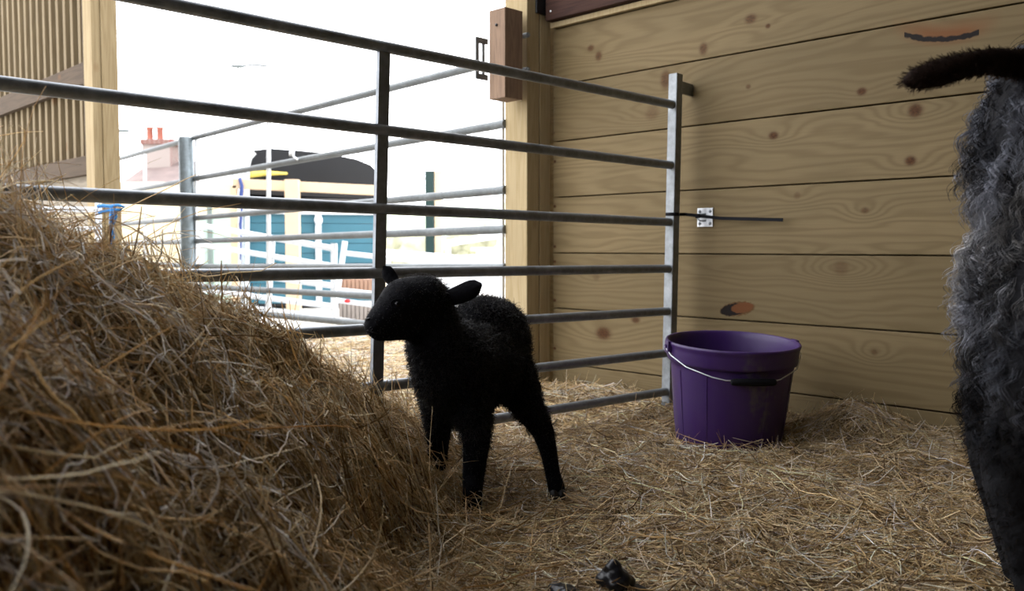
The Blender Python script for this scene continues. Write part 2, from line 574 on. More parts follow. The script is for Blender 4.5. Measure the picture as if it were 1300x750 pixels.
# the big black-edged knot and the bark pocket
for (kx, ky, hw, hh, colr, pw, sh) in ((936, 392, 22, 9, (0.09, 0.045, 0.014), 1.0, 0), (931, 393, 17, 7.5, (0.008, 0.005, 0.004), 1.0, 1),
                                   (942, 390.5, 14, 6.5, (0.115, 0.042, 0.013), 1.0, 1)):
    u0, z0 = wall_local(kx, ky)
    a = abs(wall_local(kx + hw, ky)[0] - u0)
    h = abs(wall_local(kx, ky - hh)[1] - z0)
    du = mth(nt, 'DIVIDE', mth(nt, 'SUBTRACT', U, u0), a)
    dz = mth(nt, 'DIVIDE', mth(nt, 'SUBTRACT', Z, z0), h)
    dz = mth(nt, 'MULTIPLY_ADD', du, -0.4, dz)
    dz = mth(nt, 'ADD', dz, mth(nt, 'MULTIPLY_ADD', kn_n, 0.9, -0.45))
    d2 = mth(nt, 'ADD', mth(nt, 'MULTIPLY', du, du), mth(nt, 'MULTIPLY', dz, dz))
    c = mixc(nt, mth(nt, 'MULTIPLY_ADD', d2, -3.5, 4.0, clamp=True), c, colr)
ul, zl = wall_local(1148, 44)
ur, zr = wall_local(1243, 41)
um, _ = wall_local(1190, 48)
tt = mth(nt, 'DIVIDE', mth(nt, 'SUBTRACT', U, ul), ur - ul)
curve = mth(nt, 'MULTIPLY', mth(nt, 'MULTIPLY', tt, mth(nt, 'SUBTRACT', 1.0, tt)), -0.055)
zc = mth(nt, 'ADD', mth(nt, 'MULTIPLY_ADD', tt, zr - zl, zl), curve)
jig = mth(nt, 'MULTIPLY', mth(nt, 'SUBTRACT', noise(nt, objcoord(nt), 60, 3), 0.5), 0.012)
dd = mth(nt, 'ABSOLUTE', mth(nt, 'SUBTRACT', mth(nt, 'ADD', Z, jig), zc))
inside = mth(nt, 'MULTIPLY', mth(nt, 'LESS_THAN', mth(nt, 'ABSOLUTE', mth(nt, 'SUBTRACT', tt, 0.5)), 0.5), 1.0)
halo_in = mth(nt, 'MULTIPLY_ADD', mth(nt, 'ABSOLUTE', mth(nt, 'SUBTRACT', tt, 0.55)), -2.0, 1.5, clamp=True)
halo = mth(nt, 'MULTIPLY', mth(nt, 'MULTIPLY_ADD', mth(nt, 'ABSOLUTE', mth(nt, 'SUBTRACT', mth(nt, 'SUBTRACT', Z, zc), 0.012)), -32.0, 1.1, clamp=True), halo_in)
c = mixc(nt, mth(nt, 'MULTIPLY', halo, 0.8), c, (0.15, 0.055, 0.018))
c = mixc(nt, mth(nt, 'MULTIPLY', mth(nt, 'MULTIPLY_ADD', dd, -300.0, 2.4, clamp=True), inside), c, (0.010, 0.007, 0.006))
nt.links.new(c, b.inputs['Base Color'])
b.inputs['Roughness'].default_value = 0.6
b.inputs['Specular IOR Level'].default_value = 0.12
bump(nt, b, mth(nt, 'ADD', fine, rr), 0.12, 0.001)
M_boards = m

def struct(name, mb, mat, origin=None, rot=0.0, local=False):
    o = mb.build(name, mat, None, origin, rot, local)
    o['kind'] = 'structure'
    return o

WL = 4.6
mb = MB()
top_cut = 1.255
zs = [-0.02, SEAM0] + [SEAM0 + BW * k for k in range(1, 7)] + [top_cut]
for z0, z1 in zip(zs[:-1], zs[1:]):
    mb.box((WL / 2 + 0.002, 0.012, (z0 + z1) / 2), (WL - 0.02, 0.024, z1 - z0 - 0.004), None, 0.0022)
mb.box((WL / 2, 0.030, 1.2), (WL + 0.1, 0.010, 2.5))
mb.box((WL / 2, 0.016, 1.90), (WL, 0.018, 1.1), None, 0.002)
struct('wall_right', mb, M_boards, A0, PHI_W, True)

# nails in the board ends
def barn(u, v, z):   # u along the wall inwards, v away from the wall into the pen
    return A0 + WD * u - WN * v + Vector((0, 0, z))

mb = MB()
mb.box((WL / 2 + 0.35, -1.8, 2.46), (WL - 0.1, 4.2, 0.06))
struct('ceiling', mb, M_slat_dark, A0, PHI_W, True)  # unseen roof to shade the pen, front edge set back for sky light
mb = MB()
mb.box((WL / 2 + 0.2, -3.75, 0.6), (WL - 0.2, 0.05, 1.2))
mb.box((1.7 + (WL - 1.7) / 2, -3.75, 1.8), (WL - 1.7, 0.05, 1.25))
struct('wall_left', mb, M_boards, A0, PHI_W, True)  # unseen; cut low at the doorway end so sky light reaches the heap
mb = MB()
mb.box((WL + 0.05, -1.8, 1.2), (0.05, 3.9, 2.4))
struct('wall_back', mb, M_slat_dark, A0, PHI_W, True)  # unseen, added to close off light from behind the camera

# corner post, split timber
mb = MB()
mb.box((-0.055, -0.056 - 0.032, 1.19), (0.108, 0.060, 2.40), None, 0.003)
mb.box((-0.055, -0.028, 1.19), (0.108, 0.052, 2.40), None, 0.003)
o = struct('trim_1', mb, M_post, A0, PHI_W, True)

# floor and yard
def sm(x):
    return x * x * (3 - 2 * x)

_ph = np.random.default_rng(3).uniform(0, 6.28, (24, 2))
_dr = np.random.default_rng(4).uniform(0, 6.28, 24)
def bumps(x, y, scale, amp, k0=0, n=6):
    s = 0
    for k in range(k0, k0 + n):
        a = _dr[k]
        f = (1 + 0.35 * (k - k0)) / scale * 6.28
        s = s + np.sin((x * math.cos(a) + y * math.sin(a)) * f + _ph[k, 0] + 1.5 * np.sin((x * math.sin(a) - y * math.cos(a)) * f * 0.6 + _ph[k, 1])) / (1 + 0.4 * (k - k0))
    return s * amp / 2.2

def heap(x, y):
    x, y = np.asarray(x, float), np.asarray(y, float)
    wob = bumps(x, y, 0.5, 0.025, 6)
    hx = np.interp(x + wob, [-1.7, -1.3, -1.0, -.80, -.64, -.59, -.52, -.48, -.388, -.305, -.214, -.13, -.04, .06],
                   [.50, .60, .61, .585, .53, .475, .43, .405, .33, .25, .14, .038, .003, 0])
    s = (x - G0.x) * GN.x + (y - G0.y) * GN.y
    f = np.interp(s, [-.7, -.35, -.12, 0, .12, .25, .40], [0, .18, .42, .60, .80, .95, 1])
    f2 = np.interp(s, [-.7, -.35, -.12, 0, .12, .25, .40], [0, .12, .45, .74, .90, .98, 1])
    w = np.clip((-.30 - x) / .25, 0, 1)
    f = f * (1 - w) + f2 * w
    h = hx * f
    return h + np.clip(h * 5, 0, 1) * (bumps(x, y, 0.32, 0.022, 0) + bumps(x, y, 0.11, 0.008, 10))

PILE = Vector((0.86, 2.21, 0))
def floor_h(x, y):
    x, y = np.asarray(x, float), np.asarray(y, float)
    h = bumps(x, y, 0.6, 0.008, 2) + bumps(x, y, 0.17, 0.006, 12)
    du = (x - PILE.x) * WD.x + (y - PILE.y) * WD.y
    dv = (x - PILE.x) * WN.x + (y - PILE.y) * WN.y
    h = h + 0.070 * np.exp(-(du / 0.10) ** 2 - (dv / 0.10) ** 2)
    h = h + 0.018 * np.exp(-((du - 0.25) / 0.5) ** 2 - ((dv - 0.05) / 0.14) ** 2)
    h = h + 0.03 * np.exp(-((du + 0.85) / 0.25) ** 2 - ((dv + 0.1) / 0.25) ** 2)
    # scraped clear round the bucket
    r = np.hypot(x - BUCK[0], y - BUCK[1])
    return h + 0.004
BUCK = (0.549, 2.222)

def grid(name, x0, x1, y0, y1, st, fn, mat, keep=None):
    xs, ys = np.arange(x0, x1 + st, st), np.arange(y0, y1 + st, st)
    X, Y = np.meshgrid(xs, ys)
    Zv = fn(X, Y)
    V = np.stack([X, Y, Zv], -1).reshape(-1, 3)
    ny, nx = X.shape
    i = np.arange(ny * nx).reshape(ny, nx)
    F = np.stack([i[:-1, :-1], i[:-1, 1:], i[1:, 1:], i[1:, :-1]], -1).reshape(-1, 4)
    if keep is not None:
        k = keep(X, Y).reshape(-1)
        F = F[k[F].all(1)]
        used = np.unique(F)
        mp = np.zeros(len(V), int)
        mp[used] = np.arange(len(used))
        V, F = V[used], mp[F]
    return np_mesh(name, V, F, mat)

def in_barn(x, y, lo=-0.4):
    u = (x - A0.x) * WD.x + (y - A0.y) * WD.y
    v = -((x - A0.x) * WN.x + (y - A0.y) * WN.y)
    return (u > lo) & (u < WL) & (v > 0.0) & (v < 3.72)
fl = grid('floor', -3.2, 3.6, -3.4, 3.6, 0.025, floor_h, M_under, lambda x, y: in_barn(x, y, -0.3))
fl['kind'] = 'structure'
mb = MB()
mb.box((0, 40, -0.05), (160, 130, 0.06))
yd = struct('ground', mb, M_yard)

# ------------------------------------------------------------------ hay heap
hp = grid('hay_heap', -1.75, 0.10, -0.75, 2.6, 0.02, lambda x, y: heap(x, y) - 0.012, M_heapcore,
          lambda x, y: (heap(x, y) > 0.008) & in_barn(x, y, -0.2))
tag(hp, 'big loose heap of brown hay piled in the left foreground against the metal hurdle', 'hay', None, 'stuff')

def hay_cols(n, light=1.0):
    base = np.array([[.80, .65, .41], [.66, .50, .28], [.46, .31, .14], [.86, .77, .58], [.92, .89, .82], [.62, .47, .29], [.20, .12, .045]])
    w = np.array([.26, .24, .16, .16, .05, .05, .08])
    c = base[rng.choice(len(base), n, p=w)] * rng.uniform(0.75, 1.25, (n, 1)) * light
    c = c * np.array([[0.97, .955, .93]])
    return c / np.maximum(1, c.max(1, keepdims=True) / .88)

def lay(fn, x, y, L, ang, S, off, curl, lift):
    """stems lying over a surface: integrate a heading in plan, follow the surface, lift the end"""
    N = len(x)
    P = np.empty((N, S, 3))
    a = ang.copy()
    st = L / (S - 1)
    cx, cy = x.copy(), y.copy()
    kink = rng.normal(0, curl, N)
    for s in range(S):
        t = s / (S - 1)
        z = fn(cx, cy) + off + lift[0] * t * t + lift[1] * (1 - t) ** 2
        P[:, s] = np.stack([cx, cy, z], -1)
        e = 0.03
        sl = (fn(cx + np.cos(a) * e, cy + np.sin(a) * e) - fn(cx, cy)) / e
        stp = st / np.sqrt(1 + np.clip(sl, -2, 2) ** 2)
        cx = cx + np.cos(a) * stp
        cy = cy + np.sin(a) * stp
        a = a + kink / (S - 1) + rng.normal(0, curl * 0.35, N)
    return P

# dense stems over the heap
def heap_batch(N, xr, yr, Lr, Rr, offr, name, S=7, light=1.0, sc=0.75):
    x = rng.uniform(*xr, N * 2)
    y = rng.uniform(*yr, N * 2)
    k = (heap(x, y) > 0.012) & in_barn(x, y, -0.15)
    # nearer stems show largest: thin them out close behind the lens
    k &= (np.hypot(x, y) > 0.42) & ((x / np.maximum(y, 0.01)) < 0.2)
    x, y = x[k][:N], y[k][:N]
    N = len(x)
    flow = -0.75 + 1.3 * bumps(x, y, 0.7, 1.0, 4) 
    ang = flow + rng.normal(0, sc, N) + math.pi * rng.integers(0, 2, N)
    L = rng.uniform(*Lr, N) 
    off = rng.uniform(*offr, N) * rng.uniform(0.2, 1, N)
    lift = (rng.exponential(0.022, N) * (rng.random(N) < 0.5), rng.exponential(0.016, N) * (rng.random(N) < 0.4))
    P = lay(heap, x, y, L, ang, S, off, 0.55, lift)
    R = rng.uniform(*Rr, N)
    o = strands(name, P, R, hay_cols(N, light), M_hay, 3, 0.55, hp)
    o['kind'] = 'stuff'
    return o
heap_batch(26000, (-1.35, 0.08), (0.30, 2.35), (0.05, 0.22), (0.0008, 0.0018), (0.0, 0.036), 'hay_stems', sc=1.4)
heap_batch(13000, (-0.85, 0.05), (0.40, 1.7), (0.04, 0.13), (0.0005, 0.0011), (0.005, 0.034), 'hay_stems', sc=1.2)
heap_batch(900, (-1.1, 0.05), (0.45, 1.7), (0.14, 0.34), (0.0010, 0.0020), (0.02, 0.045), 'hay_stems', 10, 1.35, 1.3)

# loose stems standing off the heap
def loose(N, xr, yr, Lr, Rr, up, S=9, light=1.1, hsel=None):
    x = rng.uniform(*xr, N); y = rng.uniform(*yr, N)
    z = heap(x, y)
    az = rng.uniform(-1.9, 1.2, N)
    el = rng.normal(up, 0.35, N)
    L = rng.uniform(*Lr, N)
    d = np.stack([np.cos(az) * np.cos(el), np.sin(az) * np.cos(el), np.sin(el)], -1)
    P = np.empty((N, S, 3))
    p = np.stack([x, y, z - 0.01], -1)
    bend = rng.normal(0, 0.16, (N, 3))
    bend[:, 2] -= 0.13
    for s in range(S):
        P[:, s] = p
        p = p + d * (L / (S - 1))[:, None]
        d = d + bend + rng.normal(0, 0.05, (N, 3))
        d /= np.linalg.norm(d, axis=1, keepdims=True)
    o = strands('loose_stems', P, rng.uniform(*Rr, N), hay_cols(N, light), M_hay, 3, 0.6, hp)
    o['kind'] = 'stuff'
loose(2600, (-1.0, -0.02), (0.75, 1.75), (0.03, 0.09), (0.0005, 0.0010), 0.6)
loose(420, (-1.0, -0.42), (0.95, 1.45), (0.05, 0.17), (0.0005, 0.0011), 0.5)
loose(90, (-0.78, -0.52), (0.95, 1.3), (0.12, 0.26), (0.0006, 0.0013), 0.95)
loose(260, (-0.5, -0.05), (1.2, 1.7), (0.04, 0.14), (0.0004, 0.0009), 0.5)
loose(220, (-0.60, -0.1), (0.55, 1.2), (0.06, 0.2), (0.0006, 0.0012), 0.25)
loose(120, (-0.66, -0.30), (0.5, 1.0), (0.10, 0.26), (0.0010, 0.0018), 0.12, 11, 1.45)
# long pale stems lying across the face of the heap
def pale(N):
    x = rng.uniform(-0.66, -0.26, N); y = rng.uniform(0.5, 1.15, N)
    P = lay(heap, x, y, rng.uniform(.10, .26, N), rng.uniform(0, 6.28, N), 12, rng.uniform(.03, .055, N), 1.3, (rng.exponential(.02, N), rng.exponential(.015, N)))
    o = strands('pale_stems', P, rng.uniform(.0009, .0017, N), np.clip(np.array([[.88, .82, .75]]) * rng.uniform(.75, 1.02, (N, 1)), 0, .92), M_hay, 3, .45, hp)
    o['kind'] = 'stuff'
pale(190)

# ------------------------------------------------------------------ straw bedding
def bed(N, xr, yr, Lr, Rr, offr, cond, light, name='straw_bedding', parent=None, S=4):
    x = rng.uniform(*xr, N * 3)
    y = rng.uniform(*yr, N * 3)
    k = cond(x, y)
    x, y = x[k][:N], y[k][:N]
    N = len(x)
    ang = rng.uniform(0, 6.28, N)
    L = rng.uniform(*Lr, N) ** 1.0
    off = rng.uniform(*offr, N)
    lift = (rng.exponential(0.010, N) * (rng.random(N) < 0.4), rng.exponential(0.008, N) * (rng.random(N) < 0.4))
    P = lay(floor_h, x, y, L, ang, S, off, 0.45, lift)
    inb = np.hypot(P[:, :, 0] - BUCK[0], P[:, :, 1] - BUCK[1]).min(1) > 0.14
    P = P[inb]
    ins = -((P[:, :, 0] - A0.x) * WN.x + (P[:, :, 1] - A0.y) * WN.y).min(1) > 0.004
    ok = ins | ((P[:, 0, 0] - A0.x) * WD.x + (P[:, 0, 1] - A0.y) * WD.y < -0.15)
    P = P[ok]
    N = len(P)
    base = np.array([[.80, .66, .38], [.66, .52, .26], [.48, .34, .14], [.88, .80, .60], [.16, .10, .04], [.90, .86, .78]])
    c = base[rng.choice(6, N, p=[.24, .24, .18, .12, .15, .07])] * rng.uniform(.75, 1.2, (N, 1)) * light
    o = strands(name, P, rng.uniform(*Rr, N), np.clip(c * np.array([[1.0, .94, .98]]), 0, .9), M_straw, 3, 0.5, parent)
    o['kind'] = 'stuff'
    return o
view = lambda x, y: (y > 0.9) & (np.abs(x) < 0.64 * y + 0.12)
sb = bed(34000, (-0.75, 1.7), (1.15, 3.2), (0.025, 0.095), (0.0007, 0.0016), (0, 0.016), lambda x, y: in_barn(x, y, -0.35) & view(x, y) & (heap(x, y) < 0.12), 1.0)
tag(sb, 'loose straw bedding strewn thickly over the pen floor under the lamb', 'straw', None, 'stuff')
bed(14000, (-0.6, 1.3), (1.1, 2.3), (0.02, 0.06), (0.0004, 0.0008), (0.004, 0.018), lambda x, y: in_barn(x, y, -0.35) & view(x, y) & (heap(x, y) < 0.12), 1.05, 'chopped_straw', sb)
bed(1600, (-0.5, 1.4), (1.15, 3.0), (0.08, 0.17), (0.0008, 0.0015), (0.012, 0.028), lambda x, y: in_barn(x, y, -0.3) & view(x, y) & (heap(x, y) < 0.12), 1.25, 'long_stems', sb, 7)
pu = lambda x, y: np.hypot((x - PILE.x), (y - PILE.y))
bed(3500, (PILE.x - .3, PILE.x + .5), (PILE.y - .5, PILE.y + .3), (0.03, 0.09), (0.0006, 0.0012), (0.004, 0.03), lambda x, y: in_barn(x, y, 0) & (pu(x, y) < .38), 0.85, 'banked_straw', sb)
so = bed(12000, (-2.2, 0.4), (2.4, 5.2), (0.04, 0.14), (0.0010, 0.0022), (0, 0.02), lambda x, y: ~in_barn(x, y, -0.3) & (x < 0.1) & (x > -0.42 * y - .2), 1.15, 'scattered_straw')
tag(so, 'sunlit pale straw scattered on the yard just outside the doorway', 'straw', None, 'stuff')

# ------------------------------------------------------------------ near hurdle (the gate of the pen)
def gp(px, py):
    return on_plane(px, py, G0, GD)
hd = thing('metal_hurdle', 'galvanised seven-rail hurdle across the pen, lashed to the plank wall with a black tie', 'hurdle', gp(852, 528).to_3d(), PHI_G)
RAILS = [((325, 27), (855, 133)), ((60, 113), (855, 210)), ((100, 247), (852, 282)), ((230, 350), (850, 341)),
         ((350, 425), (848, 395)), ((432, 496), (846, 448)), ((504, 552), (845, 497))]
PXL = -230
for (a, bq) in RAILS:
    sl = (bq[1] - a[1]) / (bq[0] - a[0])
    l = (PXL, bq[1] + sl * (PXL - bq[0]))
    mb = MB()
    mb.tube([gp(*l), gp(*bq)], 0.0122, 20)
    mb.build('rail', M_galv, hd, gp(*bq), PHI_G)
# centre flat bar
mb = MB()
mb.bar(gp(487, 64) - GN * -0.0, gp(477, 540), 0.028, 0.010, GN)
mb.build('centre_upright', M_galv, hd, gp(477, 540), PHI_G)
# left end upright (out of frame)
mb = MB()
mb.bar(gp(PXL, -150), gp(PXL, 720), 0.03, 0.03, GN, 0.003)
mb.build('end_upright', M_galv_light, hd, gp(PXL, 700), PHI_G)
# right end upright: square tube, its flat side lit from the doorway
et, eb = gp(858, 94), gp(848, 531)
mb = MB()
mb.bar(et, eb, 0.030, 0.030, GN, 0.0025)
mb.build('end_upright', M_galv_light, hd, eb, PHI_G)
ea = et + (eb - et) * 0.02
mb = MB()
mb.bar(et + GD * 0.012 - Vector((0, 0, .035)), et + GD * 0.125 - Vector((0, 0, .040)), 0.008, 0.036, Vector((0, 0, 1)), 0.001)
mb.bar(et + GD * 0.100 - Vector((0, 0, .040)) + GN * .004, et + GD * 0.125 - Vector((0, 0, .040)) + GN * .004, 0.012, 0.036, Vector((0, 0, 1)), 0.001)
mb.build('top_lug', M_galv, hd, et, PHI_G)
mb = MB()
mb.bar(eb + GD * 0.012 + Vector((0, 0, .02)), eb + GD * 0.06 + Vector((0, 0, .018)), 0.008, 0.026, Vector((0, 0, 1)), 0.001)
mb.build('bottom_lug', M_galv, hd, eb, PHI_G)

# eye plate on the wall
pc = on_plane(896, 276, A0, WD)
u0, z0 = wall_local(896, 276)
pl_ = thing('eye_plate', 'small square zinc fixing plate screwed to the plank wall right of the hurdle', 'bracket', pc, PHI_W)
mb = MB()
mb.box((0, -0.003, 0), (0.054, 0.004, 0.056), None, 0.0012)
mb.build('plate', M_zinc, pl_, pc, PHI_W, True)
for sx in (-1, 1):
    for sz in (-1, 1):
        mb = MB()
        mb.lathe([(0.0, 0.0022), (0.003, 0.002), (0.0052, 0.0), (0.0052, -0.001)], 16, Matrix.Translation((sx * .018, -0.0052, sz * .018)) @ Matrix.Rotation(math.pi / 2, 4, 'X'))
        mb.box((sx * .018, -0.0075, sz * .018), (0.006, 0.0006, 0.001))
        mb.build('screw', M_galv, pl_, pc, PHI_W, True)
mb = MB()
mb.tube([Vector((0.004, -0.004, 0.010 )), Vector((-0.012, -0.012, 0.010)), Vector((-0.020, -0.02, 0.0)), Vector((-0.012, -0.012, -0.010)), Vector((0.004, -0.004, -0.010))], 0.0025, 8)
mb.build('staple', M_galv, pl_, pc, PHI_W, True)

# cable tie
t_ = MB()
pts = []
pa = gp(856, 272)
p1 = on_plane(870, 272, A0 - WN * 0.03, WD)
p2 = on_plane(888, 274, A0 - WN * 0.026, WD)
p3 = on_plane(915, 277, A0 - WN * 0.022, WD)
p4 = on_plane(994, 279, A0 - WN * 0.03, WD)
def ribbon(pts, w, th):
    mbb = MB()
    vs = []
    for p in pts:
        p = Vector(p)
        for dz, dn in ((-w / 2, -th), (w / 2, -th), (w / 2, th), (-w / 2, th)):
            vs.append(p + Vector((0, 0, dz)) + WN * dn)
    fs = []
    for i in range(len(pts) - 1):
        for k in range(4):
            k2 = (k + 1) % 4
            fs.append((i * 4 + k, i * 4 + k2, (i + 1) * 4 + k2, (i + 1) * 4 + k))
    fs += [(0, 1, 2, 3), tuple(len(vs) - 4 + i for i in (3, 2, 1, 0))]
    mbb.add(vs, fs)
    return mbb
tie = ribbon([p1.lerp(pa, .9), p1, p2, p3, p3.lerp(p4, .5), p4], 0.0095, 0.0012)
# loop round the upright
cc = gp(853.5, 272)
loop = [cc + GD * (0.019 * math.cos(a)) + GN * (0.019 * math.sin(a)) for a in np.linspace(0, 2 * math.pi, 20)]
mbx = MB()
for i in range(len(loop) - 1):
    mbx.bar(loop[i], loop[i + 1], 0.0014, 0.0095, Vector((0, 0, 1)))
tie.add(mbx.v, mbx.f)
hb = MB(); hb.box((0, 0, 0), (0.014, 0.008, 0.013), Matrix.Translation(p2 + WD * -0.006) @ Matrix.Rotation(PHI_W, 4, 'Z'), 0.0015)
tr = tie.build('cable_tie', M_blackplastic, None, p2, PHI_W)
tag(tr, 'long black cable tie holding the hurdle end to the wall plate, tail sticking right', 'cable tie')
hb.build('tie_head', M_blackplastic, tr, p2, PHI_W)

# ------------------------------------------------------------------ dark stained rail over the boards
z_hr = 1.262
hr = thing('stained_rail', 'dark purple-brown stained rail with screws along the top of the plank wall', 'rail', A0 + Vector((0, 0, z_hr)), PHI_W)
mb = MB()
mb.box((WL / 2 + 0.0, -0.020, 0.055), (WL - 0.02, 0.040, 0.095), None, 0.003)
mb.build('rail_board', M_trim, hr, A0 + Vector((0, 0, z_hr)), PHI_W, True)
mb = MB()
mb.box((WL / 2, -0.008, -0.004), (WL - 0.02, 0.018, 0.018), None, 0.002)
mb.build('ledge_strip', M_post, hr, A0 + Vector((0, 0, z_hr)), PHI_W, True)
mb = MB()
mb.box((-0.012, -0.036, 0.085), (0.035, 0.085, 0.11), None, 0.003)
mb.build('end_bracket', M_blackdark, hr, A0 + Vector((0, 0, z_hr)), PHI_W, True)
for su in (0.035, 0.5, 1.0):
    mb = MB()
    mb.ball((su, -0.041, 0.036), 0.004, 2, (1, .5, 1))
    mb.build('screw', M_zinc, hr, A0 + Vector((0, 0, z_hr)), PHI_W, True)

# ------------------------------------------------------------------ timber block bolted to the post, with the outer bracket
bp = on_plane(641, 60, at(641, 60, 2.93), GD)
BO = Vector((bp.x, bp.y, 1.155))
zb0, zb1 = at(641, 123, 2.93).z, at(641, 8, 2.93).z
bk = thing('timber_block', 'short brown timber block bolted high on the doorway post', 'block', (BO.x, BO.y, zb0), PHI_G)
Mg = Matrix.Translation((BO.x, BO.y, 0)) @ Matrix.Rotation(PHI_G, 4, 'Z')
# local x along GD, local y away from the camera (-GN)
mb = MB()
mb.box((0.043, 0.040, (zb0 + zb1) / 2), (0.082, 0.076, zb1 - zb0), Mg, 0.002)
mb.build('block', M_block, bk, (BO.x, BO.y, zb0), PHI_G)
for pz in (0.33, 0.72):
    zz = zb0 + (zb1 - zb0) * (1 - pz) + 0.02
    mb = MB()
    q = Mg @ Vector((0.10, -0.002, zz))
    mb.tube([q + GN * 0.006, q - GN * 0.02], [0.009, 0.009], 12)
    mb.tube([q + GN * 0.012, q + GN * 0.006], [0.0055, 0.0055], 6)
    mb.build('bolt', M_galv_light, bk, q, PHI_G)
mb = MB()
mb.ball(Mg @ Vector((-0.001, 0.04, zb0 + 0.24)), 0.005, 2)
mb.build('nail_head', M_blackdark, bk, (BO.x, BO.y, zb0), PHI_G)
mb = MB()
w0 = Mg @ Vector((0.0, 0.105, 0))
zA, zB = at(612, 98, 2.98).z, at(612, 48, 2.98).z
for (dx, z0_, z1_, ww) in ((-0.028, zA, zB, 0.014), (0.000, zA, zB, 0.010)):
    mb.bar(w0 + GD * dx + Vector((0, 0, z0_)), w0 + GD * dx + Vector((0, 0, z1_)), ww, 0.006, GN, 0.001)
for zz in (zA + .005, zA + .045, zB - 0.005):
    mb.bar(w0 + GD * -0.034 + Vector((0, 0, zz)), w0 + GD * 0.02 + Vector((0, 0, zz)), 0.006, 0.020, Vector((0, 0, 1)), 0.001)
mb.build('slotted_bracket', M_galv_out, bk, w0 + Vector((0, 0, zA)), PHI_G)

# ------------------------------------------------------------------ bucket
BT = Matrix.Translation((BUCK[0], BUCK[1], 0.004)) @ Matrix.Rotation(math.radians(3.6), 4, 'X') @ Matrix.Rotation(math.radians(1.0), 4, 'Y') @ Matrix.Diagonal((.925, .925, 1.03, 1))
bu = thing('bucket', 'large purple plastic bucket with wire handle standing on the straw by the wall', 'bucket', (BUCK[0], BUCK[1], 0.0))
H = 0.252
mb = MB()
prof = [(0.0, 0.010), (0.10, 0.010), (0.128, 0.006), (0.134, 0.0), (0.139, 0.003), (0.142, 0.014), (0.147, 0.05), (0.153, 0.10), (0.158, 0.15), (0.1625, 0.19),
        (0.164, 0.205), (0.171, 0.206), (0.1735, 0.212), (0.1745, 0.235), (0.176, 0.242), (0.1785, 0.246), (0.1795, 0.250), (0.1775, 0.2535), (0.173, 0.2535), (0.170, 0.248), (0.167, 0.235), (0.1635, 0.205), (0.158, 0.15),
        (0.149, 0.07), (0.140, 0.018), (0.132, 0.014), (0.0, 0.014)]
mb.lathe(prof, 96, BT)
# pouring lip: a small vee at the front left of the rim
for i, v in enumerate(mb.v):
    p = BT.inverted() @ Vector(v)
    a = math.atan2(p.y, p.x)
    da = (a + math.pi / 2 - 0.03)
    if p.z > 0.2 and abs(da) < 0.30:
        k = (1 - abs(da) / 0.30)
        rr_ = 1 + 0.020 * k
        mb.v[i] = tuple(BT @ Vector((p.x * rr_, p.y * rr_, p.z + 0.001 * k)))
mb.build('body', M_purple, bu, (BUCK[0], BUCK[1], 0))
# faint moulded ribs
for a in (-2.75, -2.2, -1.2, -0.6):
    mb = MB()
    c_, s_ = math.cos(a), math.sin(a)
    mb.tube([BT @ Vector((0.1425 * c_, 0.1425 * s_, 0.02)), BT @ Vector((0.153 * c_, 0.153 * s_, 0.10)), BT @ Vector((0.1625 * c_, 0.1625 * s_, 0.19))], 0.0014, 6)
    mb.build('moulded_rib', M_purple, bu, (BUCK[0], BUCK[1], 0))
# handle ears
ha = math.radians(8)
ears = []
for s in (0, math.pi):
    a = s + ha
    d = Vector((math.cos(a), math.sin(a), 0))
    mb = MB()
    Mx = BT @ Matrix.Rotation(a, 4, 'Z')
    mb.box((0.180, 0, 0.240), (0.012, 0.030, 0.030), Mx, 0.003)
    mb.tube([Mx @ Vector((0.184, 0, 0.240)), Mx @ Vector((0.190, 0, 0.240))], 0.006, 12)
    ears.append(Mx @ Vector((0.189, 0, 0.240)))
    mb.build('handle_ear', M_purple, bu, (BUCK[0], BUCK[1], 0))
# wire handle dropped over the front
hpts = []
eL, eR = ears[1], ears[0]
Mh = BT
def hpos(ang, z, r):
    return Mh @ Vector((r * math.cos(ang), r * math.sin(ang), z))
hpts = [eL, hpos(math.pi + 0.26, .222, .180), hpos(math.pi + 0.62, .204, .176), hpos(math.pi + 1.05, .190, .174),
        hpos(math.pi + 1.25, .186, .175), hpos(math.pi + 1.9, .184, .176), hpos(math.pi + 2.1, .188, .176), hpos(math.pi + 2.55, .202, .176), hpos(math.pi + 2.95, .224, .180), eR]
mb = MB()
mb.tube(hpts, 0.0015, 8)
hw = mb.build('wire_handle', M_zinc, bu, (BUCK[0], BUCK[1], 0))
mb = MB()
g0, g1 = hpos(math.pi + 1.33, .184, .180), hpos(math.pi + 1.98, .184, .182)
mb.tube([g0, g0.lerp(g1, .05), g0.lerp(g1, .5) + Vector((0, -.004, 0)), g0.lerp(g1, .95), g1], [0.006, 0.0085, 0.009, 0.0085, 0.006], 16)
mb.build('grip', M_blackplastic, hw, (BUCK[0], BUCK[1], 0))

